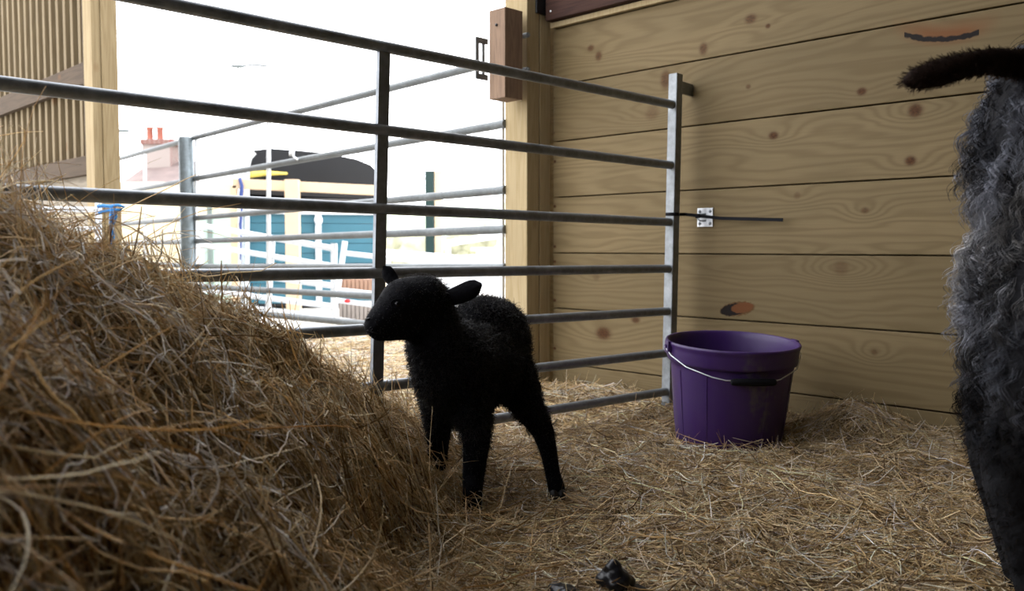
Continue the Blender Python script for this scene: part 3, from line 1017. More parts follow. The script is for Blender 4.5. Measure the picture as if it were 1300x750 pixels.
# ------------------------------------------------------------------ remeshed bodies
def fused(name, mb, voxel, mat, smooth_it=8, parent=None):
    me = bpy.data.meshes.new(name + '_raw')
    me.from_pydata(mb.v, [], mb.f)
    me.update()
    o = bpy.data.objects.new(name + '_raw', me)
    COL.objects.link(o)
    r = o.modifiers.new('r', 'REMESH')
    r.mode = 'VOXEL'
    r.voxel_size = voxel
    s = o.modifiers.new('s', 'SMOOTH')
    s.factor = 0.5
    s.iterations = smooth_it
    dg = bpy.context.evaluated_depsgraph_get()
    dg.update()
    me2 = bpy.data.meshes.new_from_object(o.evaluated_get(dg))
    bpy.data.objects.remove(o)
    bpy.data.meshes.remove(me)
    me2.name = name
    me2.materials.clear()
    me2.materials.append(mat)
    me2.polygons.foreach_set('use_smooth', [True] * len(me2.polygons))
    oo = bpy.data.objects.new(name, me2)
    COL.objects.link(oo)
    PM[oo.name] = Matrix.Identity(4)
    if parent is not None:
        oo.parent = parent
        oo.matrix_parent_inverse = PM[parent.name].inverted()
    return oo

def limb(mb, pts, sub=2):
    """pts: list of (Vector, r); overlapping balls along the chain"""
    for (p, r), (q, s) in zip(pts[:-1], pts[1:]):
        L = (Vector(q) - Vector(p)).length
        n = max(2, int(L / (min(r, s) * 0.3)) + 1)
        for i in range(n + 1):
            t = i / n
            mb.ball(Vector(p).lerp(Vector(q), t), r + (s - r) * t, sub)

def surface_samples(o, N):
    me = o.data
    me.calc_loop_triangles()
    nv = len(me.vertices)
    co = np.empty(nv * 3, np.float32); me.vertices.foreach_get('co', co); co = co.reshape(-1, 3).astype(float)
    no = np.empty(nv * 3, np.float32); me.vertices.foreach_get('normal', no); no = no.reshape(-1, 3).astype(float)
    tr = np.empty(len(me.loop_triangles) * 3, np.int32); me.loop_triangles.foreach_get('vertices', tr); tr = tr.reshape(-1, 3)
    a, b_, c_ = co[tr[:, 0]], co[tr[:, 1]], co[tr[:, 2]]
    ar = np.linalg.norm(np.cross(b_ - a, c_ - a), axis=1)
    i = rng.choice(len(tr), N, p=ar / ar.sum())
    r1, r2 = rng.random(N), rng.random(N)
    s = np.sqrt(r1)
    w = np.stack([1 - s, s * (1 - r2), s * r2], -1)
    P = (co[tr[i]] * w[..., None]).sum(1)
    Nn = (no[tr[i]] * w[..., None]).sum(1)
    Nn /= np.linalg.norm(Nn, axis=1, keepdims=True) + 1e-9
    return P, Nn

# ------------------------------------------------------------------ the lamb
LB = thing('lamb', 'small black woolly lamb standing in the straw, head turned left over the hay', 'lamb', (0.0, 1.70, 0.0), math.radians(245))
mb = MB()
# head
limb(mb, [(at(536, 384, 1.610), .051), (at(514, 384, 1.580), .0455), (at(495, 400, 1.555), .034), (at(481, 412, 1.538), .0265)], 3)
limb(mb, [(at(532, 402, 1.60), .042), (at(505, 412, 1.562), .029), (at(483, 418, 1.54), .022)], 3)
# neck and chest
limb(mb, [(at(545, 395, 1.620), .047), (at(553, 435, 1.625), .055), (at(570, 478, 1.640), .066), (at(588, 490, 1.66), .062)], 3)
# barrel
limb(mb, [(at(578, 462, 1.665), .078), (at(602, 462, 1.745), .084), (at(622, 436, 1.825), .084)], 3)
limb(mb, [(at(615, 470, 1.74), .072), (at(628, 452, 1.81), .074)], 3)
# rump curls up slightly
limb(mb, [(at(612, 420, 1.80), .072), (at(625, 425, 1.84), .076)], 3)
def foot(px, Y, z):
    p = at(px, 600, Y); return Vector((p.x, p.y, z))
# near front leg
limb(mb, [(at(588, 495, 1.640), .050), (at(603, 535, 1.615), .0335), (at(605, 562, 1.605), .0265), (at(601, 605, 1.600), .0215), (foot(600, 1.575, .055), .0195), (foot(599, 1.560, .022), .020)])
# far front leg
limb(mb, [(at(560, 490, 1.680), .048), (at(556, 535, 1.685), .028), (at(556, 568, 1.690), .0225), (at(555, 600, 1.690), .019), (foot(553, 1.685, .045), .0175), (foot(551, 1.675, .02), .018)])
# near hind leg, stretched back
limb(mb, [(at(634, 455, 1.800), .062), (at(652, 482, 1.775), .050), (at(668, 512, 1.755), .034), (at(690, 548, 1.755), .0235), (at(697, 575, 1.735), .0185), (at(702, 602, 1.715), .0165), (at(707, 622, 1.705), .0185)])
# far hind leg, mostly hidden
limb(mb, [(at(606, 460, 1.850), .055), (at(604, 510, 1.850), .040), (at(607, 545, 1.900), .026), (at(603, 580, 1.900), .017), (foot(600, 1.89, .05), .0155), (foot(598, 1.88, .02), .017)])
# tail
limb(mb, [(at(640, 418, 1.895), .018), (at(644, 440, 1.92), .015), (at(643, 470, 1.92), .012), (at(641, 492, 1.915), .010)])
body = fused('body', mb, 0.006, M_lamb, 6, LB)
# ears
def ear(base, tip, w, th, name='ear'):
    base, tip = Vector(base), Vector(tip)
    t = (tip - base); L = t.length; t.normalize()
    s = t.cross(Vector((0, 1, 0))).normalized()
    n = s.cross(t).normalized()
    m_ = MB()
    rings_, K = 12, 12
    vs, fs = [], []
    for i in range(rings_):
        q = i / (rings_ - 1)
        wd = w * (0.55 + 0.75 * math.sin(min(1, q * 1.15) * math.pi * 0.62)) * (1 if q < .75 else math.sqrt(max(0.03, 1 - ((q - .75) / .25) ** 2)))
        cpos = base + t * (L * q) + Vector((0, 0, -0.004 * math.sin(q * 3.14)))
        for k in range(K):
            a = 2 * math.pi * k / K
            vs.append(cpos + s * (wd * math.cos(a)) + n * (th * math.sin(a) + 0.25 * th * abs(math.cos(a)) * 3))
    for i in range(rings_ - 1):
        for k in range(K):
            k2 = (k + 1) % K
            fs.append((i * K + k, i * K + k2, (i + 1) * K + k2, (i + 1) * K + k))
    fs.append(tuple(range(K)))
    fs.append(tuple(reversed(range((rings_ - 1) * K, rings_ * K))))
    m_.add(vs, fs, True)
    return m_.build(name, M_lamb, LB, base, 0)
ear(at(550, 383, 1.603), at(611, 361, 1.585), 0.0135, 0.0045)
ear(at(508, 366, 1.605), at(487, 338, 1.615), 0.0100, 0.0045)
# eye, nostril, mouth: placed on the head's surface
dg = bpy.context.evaluated_depsgraph_get()
bv = BVHTree.FromPolygons([v.co[:] for v in body.data.vertices], [tuple(p.vertices) for p in body.data.polygons])
def hit(px, py):
    loc, nrm, _, _ = bv.ray_cast(O, ray(px, py).normalized())
    return loc, nrm
l_, n_ = hit(505, 386)
mb = MB(); mb.ball(l_ - n_ * 0.0035, 0.0062, 3)
ey = mb.build('eye', M_eye, LB, l_, 0)
mb = MB()
l2 = [hit(505 + 9 * math.cos(a), 386 + 6 * math.sin(a))[0] for a in np.linspace(0, 6.28, 15)[:-1]]
if all(l2): mb.tube(l2, 0.0016, 6, closed=True)
mb.build('eyelid', M_lamb, ey, l_, 0)
l_, n_ = hit(468, 405)
mb = MB(); mb.ball(l_, 0.0032, 2, (1.4, 1, .8))
mb.build('nostril', M_eye, LB, l_, 0)
ms = [hit(x_, y_)[0] for x_, y_ in ((466, 419), (472, 421), (480, 423), (489, 424), (497, 423))]
if all(ms):
    mb = MB(); mb.tube(ms, 0.0012, 6); mb.build('mouth', M_eye, LB, ms[0], 0)
for (px_, Y_, z_) in ((599, 1.560, 0), (551, 1.675, 0), (598, 1.88, 0)):
    c0 = foot(px_, Y_, 0.0)
    mb = MB()
    for s in (-1, 1):
        mb.ball(c0 + Vector((s * .008, -.004, .011)), 0.012, 2, (.75, 1.25, 1.0))
    mb.build('hoof', M_hoof, LB, c0, 0)
c0 = at(708, 628, 1.70)
mb = MB()
for s in (-1, 1):
    mb.ball(c0 + Vector((s * .007, -.004, .002)), 0.012, 2, (.75, 1.25, 1.0))
mb.build('hoof', M_hoof, LB, c0, 0)

# fleece
def fleece(o, N, Lr, rad, colf, mat, name, parent, S=5, down=0.45, curl=0.5, keep=None, flow=None):
    P0, Nn = surface_samples(o, N)
    if keep is not None:
        k = keep(P0, Nn); P0, Nn = P0[k], Nn[k]
    N = len(P0)
    L = rng.uniform(*Lr, N)
    d = Nn + rng.normal(0, 0.35, (N, 3)); d[:, 2] -= down
    if flow is not None: d += np.array(flow)
    d /= np.linalg.norm(d, axis=1, keepdims=True)
    P = np.empty((N, S, 3))
    p = P0 - Nn * 0.001
    ax = rng.normal(size=(N, 3))
    for s in range(S):
        P[:, s] = p
        p = p + d * (L / (S - 1))[:, None]
        d = d + curl * np.cross(ax, d) * 0.5 + rng.normal(0, 0.12, (N, 3))
        # never dive into the skin
        dn = (d * Nn).sum(1)
        d = d + Nn * np.clip(0.05 - dn, 0, None)[:, None]
        d /= np.linalg.norm(d, axis=1, keepdims=True)
    R = np.full(N, rad) * rng.uniform(.7, 1.3, N)
    oo = strands(name, P, R, colf(P0), mat, 3, 1.0, parent)
    oo['kind'] = 'stuff'
    return oo
def black(P):
    n = len(P)
    return np.clip(rng.uniform(.6, 1.5, (n, 1)) * np.array([[.0045, .0045, .0065]]), 0, 1)
head_c = np.array(at(505, 398, 1.565))
leglow = lambda P: P[:, 2] < 0.15
fleece(body, 30000, (.005, .012), 0.00045, black, M_lambwool, 'fleece', LB, 5, .45, .9,
       lambda P, Nn: (np.linalg.norm(P - head_c, axis=1) > .082) & (P[:, 2] > .15))
fleece(body, 12000, (.003, .006), 0.00035, black, M_lambwool, 'short_hair', LB, 4, .5, .3)

fleece(body, 9000, (.010, .020), 0.0004, black, M_lambwool, 'long_wool', LB, 6, .6, .7,
       lambda P, Nn: (np.linalg.norm(P - head_c, axis=1) > .10) & (P[:, 2] > .12))

# ------------------------------------------------------------------ the ewe at the right edge
EU = Vector((0.93, -0.37, 0)).normalized()
EV = Vector((0.37, 0.93, 0)).normalized()
E0 = Vector((0.765, 1.12, 0))
def ew(u, v, z):
    return E0 + EU * u + EV * v + Vector((0, 0, z))
EW = thing('ewe', 'shaggy grey and black ewe seen from behind, cut off by the right edge', 'sheep', E0, math.atan2(EU.y, EU.x))
mb = MB()
limb(mb, [(ew(.035, 0, .625), .198), (ew(.2, 0, .60), .19), (ew(.42, 0, .57), .185), (ew(.62, 0, .56), .17), (ew(.76, 0, .55), .14)], 3)
limb(mb, [(ew(0.0, 0.0, .46), .17), (ew(.3, 0, .45), .165), (ew(.6, 0, .45), .15)], 3)
for sv in (-1, 1):
    limb(mb, [(ew(.0, sv * .075, .46), .120), (ew(-.055, sv * .085, .38), .098), (ew(-.085, sv * .085, .31), .070), (ew(-.115, sv * .085, .245), .045), (ew(-.118, sv * .085, .20), .036),
              (ew(-.100, sv * .085, .12), .029), (ew(-.080, sv * .085, .05), .028), (ew(-.072, sv * .085, .025), .030)])
    limb(mb, [(ew(.64, sv * .08, .42), .10), (ew(.66, sv * .085, .30), .05), (ew(.66, sv * .085, .20), .034), (ew(.66, sv * .085, .05), .027), (ew(.672, sv * .085, .025), .030)])
limb(mb, [(ew(.74, 0, .60), .12), (ew(.86, .0, .70), .085), (ew(.95, .0, .76), .070)], 3)
limb(mb, [(ew(.97, 0, .78), .066), (ew(1.05, 0, .755), .052), (ew(1.14, 0, .71), .036)], 3)
ebody = fused('body', mb, 0.011, M_eweskin, 6, EW)
# tail: dark, raised and held out to the left
tp = [at(1345, 98, 1.13), at(1300, 82, 1.08), at(1256, 77, 1.03), at(1220, 84, 1.00), at(1190, 93, .985), at(1165, 99, .98), at(1149, 104, .978)]
mb = MB()
limb(mb, list(zip(tp, (.024, .0175, .0145, .0145, .0155, .0125, .005))), 2)
tail = fused('tail', mb, 0.004, M_darkhair, 4, EW)
for sv in (-1, 1):
    mb = MB()
    mb.ball(ew(.97, sv * .095, .80), 0.05, 2, (.35, 1, .5), Matrix.Rotation(math.atan2(EU.y, EU.x), 4, 'Z'))
    mb.build('ear', M_darkhair, EW, ew(.97, sv * .095, .80), 0)
    mb = MB()
    mb.ball(ew(1.03, sv * .05, .775), 0.012, 2)
    mb.build('eye', M_eye, EW, ew(1.03, sv * .05, .775), 0)
    for uu, vv in ((-.066, .085), (.678, .085)):
        mb = MB()
        for s2 in (-1, 1):
            mb.ball(ew(uu + .008, sv * vv + s2 * .013, .017), 0.018, 2, (1.35, .75, 1.0), Matrix.Rotation(math.atan2(EU.y, EU.x), 4, 'Z'))
        mb.build('hoof', M_hoof, EW, ew(uu, sv * vv, 0), 0)

def vnoise(P, sc, k0):
    return np.clip(0.5 + 0.5 * bumps(P[:, 0] + 0.6 * P[:, 1], P[:, 2] + 0.3 * P[:, 1], sc, 1.3, k0), 0, 1)
def ewecol(P):
    n = len(P)
    t = vnoise(P, 0.16, 3)
    t2 = vnoise(P, 0.06, 9)
    dark = np.array([.008, .009, .012]); grey = np.array([.17, .18, .215]); lt = np.array([.62, .59, .56])
    z = P[:, 2:3]
    g = np.clip(t * 1.9 + t2 * 1.1 - 1.35 + .5 * np.clip((.66 - P[:, 0]) / .06, 0, 1), 0, 1)[:, None]  # random mottling, plus daylight on the left edge painted into the wool
    c = dark * (1 - g) + grey * g
    # pale patch down the middle of the rump, darker towards the legs
    pz = np.exp(-((z - .50) / .10) ** 2) * np.clip((P[:, 0:1] - .595) / .04, 0, 1)
    c = c * (1 - .75 * pz * t2[:, None]) + lt * .8 * pz * (.35 + .65 * t2[:, None])
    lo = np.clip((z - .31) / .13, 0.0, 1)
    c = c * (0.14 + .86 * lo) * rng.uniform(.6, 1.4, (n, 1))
    return np.clip(c, 0, 1)
# curly locks: helical wisps falling down the fleece
def locks(N, per, Lr, rad, keep, name):
    P0, Nn = surface_samples(ebody, N)
    k = keep(P0, Nn); P0, Nn = P0[k], Nn[k]
    N = len(P0)
    S = 16
    L = rng.uniform(*Lr, N)
    ph = rng.uniform(0, 6.28, N); cr = rng.uniform(.003, .008, N); tw = rng.uniform(7, 16, N) * rng.choice([-1, 1], N)
    down = np.array([0, 0, -1.0])
    d = Nn * 0.75 + down * 0.8 + rng.normal(0, .25, (N, 3))
    d /= np.linalg.norm(d, axis=1, keepdims=True)
    allP, allC = [], []
    cc_ = ewecol(P0)
    for f in range(per):
        j = rng.normal(0, .0022, (N, 3))
        p = P0 - Nn * .004 + rng.normal(0, .003, (N, 3))
        dd_ = d + rng.normal(0, .10, (N, 3))
        P = np.empty((N, S, 3))
        php = ph + rng.normal(0, .35, N)
        for s in range(S):
            t = s / (S - 1)
            e1 = np.cross(dd_, [0.3, 1, .2]); e1 /= np.linalg.norm(e1, axis=1, keepdims=True)
            e2 = np.cross(dd_, e1)
            a = php + tw * t
            P[:, s] = p + (e1 * np.cos(a)[:, None] + e2 * np.sin(a)[:, None]) * (cr * min(1, t * 2.5))[:, None] + j * t
            p = p + dd_ * (L / (S - 1))[:, None]
            dd_ = dd_ * .86 + down * .16
            dd_ /= np.linalg.norm(dd_, axis=1, keepdims=True)
        allP.append(P); allC.append(cc_ * rng.uniform(.8, 1.25, (N, 1)))
    P = np.concatenate(allP); C_ = np.concatenate(allC)
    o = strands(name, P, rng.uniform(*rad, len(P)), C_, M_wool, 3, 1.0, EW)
    o['kind'] = 'stuff'
up_ = lambda P, Nn: P[:, 2] > .29
rear = lambda P, Nn: (P[:, 2] > .27) & (((P - np.array(E0)) @ np.array(EU)) < .10) & (P[:, 0] < 0.80)
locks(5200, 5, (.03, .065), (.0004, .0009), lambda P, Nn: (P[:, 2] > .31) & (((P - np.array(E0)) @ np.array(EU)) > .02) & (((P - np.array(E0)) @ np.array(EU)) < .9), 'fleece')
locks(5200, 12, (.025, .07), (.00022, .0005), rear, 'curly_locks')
fleece(tail, 3500, (.004, .011), .0004, lambda P: rng.uniform(.5, 1.5, (len(P), 1)) * np.array([[.028, .018, .014]]), M_wool, 'tail_hair', EW, 4, .3, .3, None, (-1.6, 0, -.1))
fleece(ebody, 30000, (.005, .012), .0005, lambda P: rng.uniform(.5, 1.5, (len(P), 1)) * np.array([[.007, .006, .006]]), M_wool, 'leg_hair', EW, 4, .5, .4,
       lambda P, Nn: P[:, 2] < .33)
# hanging wisps under the rump
tipP = []
N = 90
base = np.stack([rng.uniform(.60, .66, N), rng.uniform(1.03, 1.12, N), rng.uniform(.29, .40, N)], -1)

# ------------------------------------------------------------------ droppings
def clump(name, centre, n, r, label, cat, mat=None, group=None, h=1.0):
    mb = MB()
    c = Vector(centre)
    for i in range(n):
        a = i * 2.4
        q = (i / (n - 1)) ** 1.3
        rr2 = r * rng.uniform(.40, .6) * (1 - .45 * q)
        mb.ball(c + Vector((math.cos(a) * r * .6 * (1 - q), math.sin(a) * r * .6 * (1 - q), rr2 * .7 + q * r * h)), rr2, 2, (1, 1, .8))
    o = fused(name, mb, 0.0022, mat or M_dung, 2)
    return tag(o, label, cat, group)
M_dung = plain('wet_black_dung', (0.008, 0.008, 0.010), 0.32, 0, 0.3, 80, 0.3)
d1 = at_z(779, 748, 0.02)
clump('dung_pile', d1, 16, .028, 'shiny black dung pile with a peaked top in the bottom foreground straw', 'dung', h=1.15)
clump('dung_pile', at_z(805, 756, 0.012), 8, .020, 'small low black dung lump right of the peaked pile', 'dung', h=.3)
clump('dung_pile', at_z(716, 760, 0.012), 9, .024, 'low black dung lump left of the peaked pile, at the bottom edge', 'dung', h=.3)
clump('dung_pile', at_z(691, 496, 0.01), 6, .024, 'black lump lying at the foot of the doorway post', 'dung', h=.3)

# ------------------------------------------------------------------ slatted screen outside at the left
SP = Vector((-0.470 * 3.5, 3.5, 0))         # outer face of its end post
SD = -WD                                    # runs away from the barn, parallel to the plank wall
PHI_S = math.atan2(SD.y, SD.x)
sc_ = thing('slatted_screen', 'tall slatted timber screen with a pale end post outside at the left', 'screen', SP, PHI_S)
# local frame: x along SD (away), y = to the left of it
Ms = Matrix.Translation(SP) @ Matrix.Rotation(PHI_S, 4, 'Z')
SHT = 2.2
mb = MB(); mb.box((-0.055, -0.030, SHT / 2), (0.10, 0.060, SHT), None, 0.003)
mb.build('end_post', M_scrpost, sc_, SP, PHI_S, True)
mb = MB(); mb.box((-0.055, 0.018, SHT / 2), (0.09, 0.034, SHT), None, 0.003)
mb.build('end_post', M_scrpost, sc_, SP, PHI_S, True)
SL = 3.4
zbot = 0.85
def s_loc(px, py):
    p = on_plane(px, py, SP, SD)
    q = Ms.inverted() @ p
    return q.x, q.z
_, z_mid = s_loc(97, 84)
_, z_low = s_loc(103, 203)
k = 0
x = 0.05
while x < SL:
    k += 1
    mb = MB(); mb.box((x, -0.012, (SHT + z_low) / 2), (0.030, 0.022, SHT - z_low), None, 0.002)
    mb.build('slat', M_slat, sc_, SP, PHI_S, True)
    x += 0.088
mb = MB()
mb.box((SL / 2, -0.050, (SHT + z_low) / 2), (SL, 0.020, SHT - z_low))
mb.build('backing_board', M_slat_dark, sc_, SP, PHI_S, True)
for zz, hh in ((z_mid - 0.05, .085), (z_low - 0.03, .075)):
    mb = MB(); mb.box((SL / 2, 0.010, zz), (SL, 0.026, hh), None, 0.002)
    mb.build('cross_rail', M_slat_rail, sc_, SP, PHI_S, True)
mb = MB()
for i in range(5):
    zz = (i + .5) * (z_low - .06) / 5
    mb.box((SL / 2, -0.02, zz), (SL, 0.02, (z_low - .06) / 5 - .004), None, 0.002)
mb.build('lower_boards', M_grey_board, sc_, SP, PHI_S, True)
mb = MB(); mb.box((0.012, 0.012, (SHT + z_low) / 2), (0.022, 0.03, SHT - z_low), None, 0.002)
mb.build('side_batten', M_slat_rail, sc_, SP, PHI_S, True)

# ------------------------------------------------------------------ yard hurdles
def hurdle(name, label, P0, D, rails, uprights, mat, r=0.012, mat_u=None, group=None, cat='hurdle'):
    D = Vector(D).normalized()
    f = lambda q: on_plane(q[0], q[1], P0, D)
    x0, y0 = uprights[0][2], uprights[0][3]
    base = f((x0, y0)); base.z = 0.0
    phi = math.atan2(D.y, D.x)
    t = thing(name, label, cat, base, phi, group)
    for a, b2 in rails:
        mb = MB(); mb.tube([f(a), f(b2)], r, 12)
        mb.build('rail', mat, t, f(a), phi)
    n = Vector((D.y, -D.x, 0))
    for (x1, y1, x2, y2, w) in uprights:
        p, q = f((x1, y1)), f((x2, y2))
        if q.z < 0.0: q = p.lerp(q, (p.z - 0.0) / (p.z - q.z))
        mb = MB(); mb.bar(p, q, w, 0.012, n, 0.001)
        mb.build('upright', mat_u or mat, t, q, phi)
    return t
FD = Vector((-936 / FPX, 1.0, 0)).normalized()
FP = Vector(((338 - 650) / FPX * 4.6, 4.6, 0))
hurdle('metal_hurdle', 'long galvanised yard hurdle from the round post to the doorway post', FP, FD,
       [((246, 175), (606, 84)), ((246, 227), (642, 157)), ((246, 277), (642, 241)), ((250, 306), (642, 291)), ((240, 338), (642, 340)), ((240, 363), (642, 385)), ((240, 390), (642, 428))],
       [(249, 168, 249, 425, .022), (341, 151, 341, 442, .030), (637, 78, 637, 480, .02)], M_galv_out, 0.0155, M_white)
hurdle('metal_hurdle', 'short galvanised yard hurdle left of the round post', FP, FD,
       [((147, 203), (232, 179)), ((147, 246), (232, 230)), ((147, 285), (232, 278)), ((147, 309), (232, 307)), ((147, 333), (232, 337)), ((147, 355), (232, 361))],
       [(148, 197, 148, 395, .022), (184, 193, 184, 402, .034), (230, 178, 230, 415, .02)], M_galv_out, 0.0155, M_white)
# round post
pb = on_plane(235, 178, FP, FD); pb = at(236, 178, pb.y - .12)
rp = thing('round_post', 'thick round galvanised post between two yard hurdles', 'post', (pb.x, pb.y, 0))
ztop = at(235, 174, pb.y).z
mb = MB()
mb.lathe([(0.043, 0.0), (0.043, ztop - .006), (0.040, ztop), (0.0, ztop + .004)], 32, Matrix.Translation((pb.x, pb.y, 0)))
mb.build('tube', M_galv_post, rp, (pb.x, pb.y, 0), 0)
mb = MB(); mb.lathe([(0.09, 0.0), (0.09, 0.008), (0.043, 0.010)], 24, Matrix.Translation((pb.x, pb.y, -0.012)))
mb.build('foot_plate', M_galv_out, rp, (pb.x, pb.y, 0), 0)

hurdle('low_hurdle', 'low white railed hurdle in front of the slatted screen, blue twine on its end', Vector((-1.22, 2.6, 0)), (1, 0.02, 0),
       [((-60, 264), (124, 266)), ((-60, 288), (124, 291)), ((-60, 330), (124, 334)), ((-60, 375), (124, 377))],
       [(125, 256, 125, 480, .016), (-60, 255, -60, 480, .016)], M_white, 0.008)
hurdle('yard_gate', 'white gate leaning low behind the long yard hurdle, rails sloping right', Vector(((254 - 650) / FPX * 6.4, 6.4, 0)), (.8, -.6, 0),
       [((254, 286), (424, 315.5)), ((256, 311), (424, 338)), ((258, 340), (424, 363)), ((260, 368), (424, 389)), ((262, 384), (424, 404))],
       [(346, 302, 340, 400, .05), (424, 309, 424, 405, .05), (254, 282, 257, 395, .05)], M_white, 0.019)
hurdle('yard_gate', 'white gate with red tag standing before the slatted crates', Vector(((436 - 650) / FPX * 5.7, 5.7, 0)), (.97, -.24, 0),
       [((435, 321), (560, 335)), ((429, 368), (560, 382)), ((427, 381), (560, 399)), ((425, 405), (560, 424))],
       [(438, 306, 422, 412, .035), (560, 328, 556, 430, .035)], M_white, 0.016)
hurdle('yard_gate', 'far pale gate seen right of the green post, rails rising right', Vector(((568 - 650) / FPX * 8, 8, 0)), (.9, -.44, 0),
       [((567, 309), (668, 293)), ((567, 330), (668, 322)), ((567, 350), (668, 346))],
       [(569, 305, 569, 382, .05), (668, 290, 668, 390, .05)], M_white, 0.03)
hurdle('yard_rail', 'pale rail fence along the field edge behind the lamb', Vector(((490 - 650) / FPX * 7, 7, 0)), (.96, -.28, 0),
       [((490, 322), (668, 337)), ((490, 345), (668, 362)), ((490, 368), (668, 388))],
       [(492, 318, 492, 393, .05), (575, 326, 575, 400, .05), (668, 333, 668, 410, .05)], M_white, 0.035, None, None, 'fence')
# blue twine
mb = MB()
kp = on_plane(126, 259, Vector((-1.22, 2.6, 0)), Vector((1, .02, 0)))
pt = lambda px, py: at(px, py, 2.57)
mb.tube([pt(124, 262), pt(131, 261), pt(140, 262), pt(150, 260), pt(158, 263), pt(152, 267), pt(142, 266), pt(133, 268), pt(125, 270)], 0.005, 8)
mb.tube([pt(142, 263), pt(141, 280), pt(143, 300), pt(140, 322)], [.006, .006, .007, .003], 8)
mb.tube([pt(144, 263), pt(147, 275), pt(144, 286)], [.006, .005, .003], 8)
o = mb.build('twine', M_blue, None, pt(142, 263), 0)
tag(o, 'bright blue baler twine knotted on the low white hurdle end', 'twine')
# white strap tied on yard hurdle
mb = MB()
mb.tube([at(369, 189, 4.3), at(368, 197, 4.28), at(371, 194, 4.27), at(373, 190, 4.28), at(372, 198, 4.27), at(378, 203, 4.27)], 0.006, 8)
o = mb.build('string', M_white, None, at(370, 200, 4.3), 0)
tag(o, 'scrap of white string tied on the second rail of the long yard hurdle', 'string')

# ------------------------------------------------------------------ stock trailer
TY = 7.3
def tx(px, Y=TY): return at(px, 313, Y).x
def tz(py, Y=TY): return at(560, py, Y).z
TO = Vector((tx(310), TY, 0))
tr_ = thing('stock_trailer', 'teal livestock trailer with a black arched canopy and white front frame in the yard', 'trailer', TO)
X0, X1, DEP = tx(310), tx(481), 1.6
# body panels
zt, zbm = tz(270), tz(386)
mb = MB()
npan = 9
for i in range(npan):
    za, zb_ = zbm + (zt - zbm) * i / npan, zbm + (zt - zbm) * (i + 1) / npan
    mb.box(((X0 + X1) / 2, TY, (za + zb_) / 2), (X1 - X0, .03, zb_ - za - .004), None, .003)
mb.build('side_panel', M_teal, tr_, TO)
mb = MB(); mb.box(((X0 + X1) / 2, TY + DEP, (zbm + zt) / 2), (X1 - X0, .03, zt - zbm), None, .003)
mb.build('side_panel', M_teal, tr_, TO)
mb = MB(); mb.box((X0, TY + DEP / 2, (zbm + zt) / 2), (.03, DEP, zt - zbm), None, .003)
mb.build('front_panel', M_teal, tr_, TO)
mb = MB(); mb.box((X1, TY + DEP / 2, (zbm + zt) / 2), (.03, DEP, zt - zbm), None, .003)
mb.build('rear_panel', M_teal, tr_, TO)
mb = MB(); mb.box(((X0 + X1) / 2, TY + DEP / 2, zbm), (X1 - X0, DEP, .05), None, .003)
mb.build('trailer_floor', M_blackdark, tr_, TO)
for zz, hh in ((tz(268), .045),):
    mb = MB(); mb.box(((X0 + X1) / 2, TY - .02, zz), (X1 - X0 + .04, .05, hh), None, .004)
    mb.build('top_rail', M_white, tr_, TO)
for px_ in (402,):
    mb = MB(); mb.box((tx(px_), TY - .03, (zt + zbm) / 2), (.05, .03, zt - zbm), None, .004)
    mb.build('side_stay', M_white, tr_, TO)
mb = MB(); mb.ball((tx(402), TY - .07, tz(279)), .035, 3, (1, .6, 1.2)); mb.build('marker_lamp', M_white, tr_, TO)
# canopy: arched tarpaulin, its side drawn from the photo's outline
mb = MB()
prof = [(312, 246), (313, 200), (322, 190), (340, 187), (370, 188), (400, 190), (430, 194), (452, 198), (470, 205), (479, 214), (481, 230), (481, 250)]
P2 = [Vector((at(a, b2, TY).x, 0, at(a, b2, TY).z)) for a, b2 in prof]
rows = 10
vs, fs = [], []
for j in range(rows + 1):
    t = j / rows
    bulge = math.sin(t * math.pi) * .02
    y = TY + .02 + t * (DEP - .04)
    for q in P2:
        zc_ = tz(250)
        vs.append((q.x, y, zc_ + (q.z - zc_) * (1 + bulge)))
n = len(P2)
for j in range(rows):
    for i in range(n - 1):
        fs.append((j * n + i, j * n + i + 1, (j + 1) * n + i + 1, (j + 1) * n + i))
fs.append(tuple(range(n)))
fs.append(tuple(reversed(range(rows * n, (rows + 1) * n))))
mb.add(vs, fs, False)
mb.build('canopy', M_blackdark, tr_, TO)
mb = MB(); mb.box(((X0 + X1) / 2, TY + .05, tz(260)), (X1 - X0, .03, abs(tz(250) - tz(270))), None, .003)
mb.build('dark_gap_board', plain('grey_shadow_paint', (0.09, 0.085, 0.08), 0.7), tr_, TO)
# white front frame with rounded shoulders
mb = MB()
fp = [at(297, 395, TY - .1), at(297, 205, TY - .1), at(300, 192, TY - .1), at(309, 186, TY - .1), at(322, 184, TY - .1)]
mb.tube(fp, 0.030, 12)
fp2 = [at(309, 395, TY - .1), at(309, 212, TY - .1), at(312, 200, TY - .1), at(318, 193, TY - .1)]
mb.tube(fp2, 0.020, 12)
mb.build('front_frame', M_white, tr_, TO)
mb = MB(); mb.box((tx(303), TY - .02, (tz(200) + tz(390)) / 2), (.09, .04, tz(200) - tz(390)), None, .004)
mb.build('front_board', M_white, tr_, TO)
for px_ in (335, 460):
    mb = MB()
    cz, rr3 = .26, .26
    mb.lathe([(0.0, -.05), (.12, -.05), (.14, -.08), (.22, -.08), (.26, -.05), (.26, .05), (.22, .08), (.14, .08), (0.0, .05)], 32, Matrix.Translation((tx(px_), TY + .18, cz)) @ Matrix.Rotation(math.pi / 2, 4, 'X'))
    mb.build('wheel', M_blackplastic, tr_, TO)
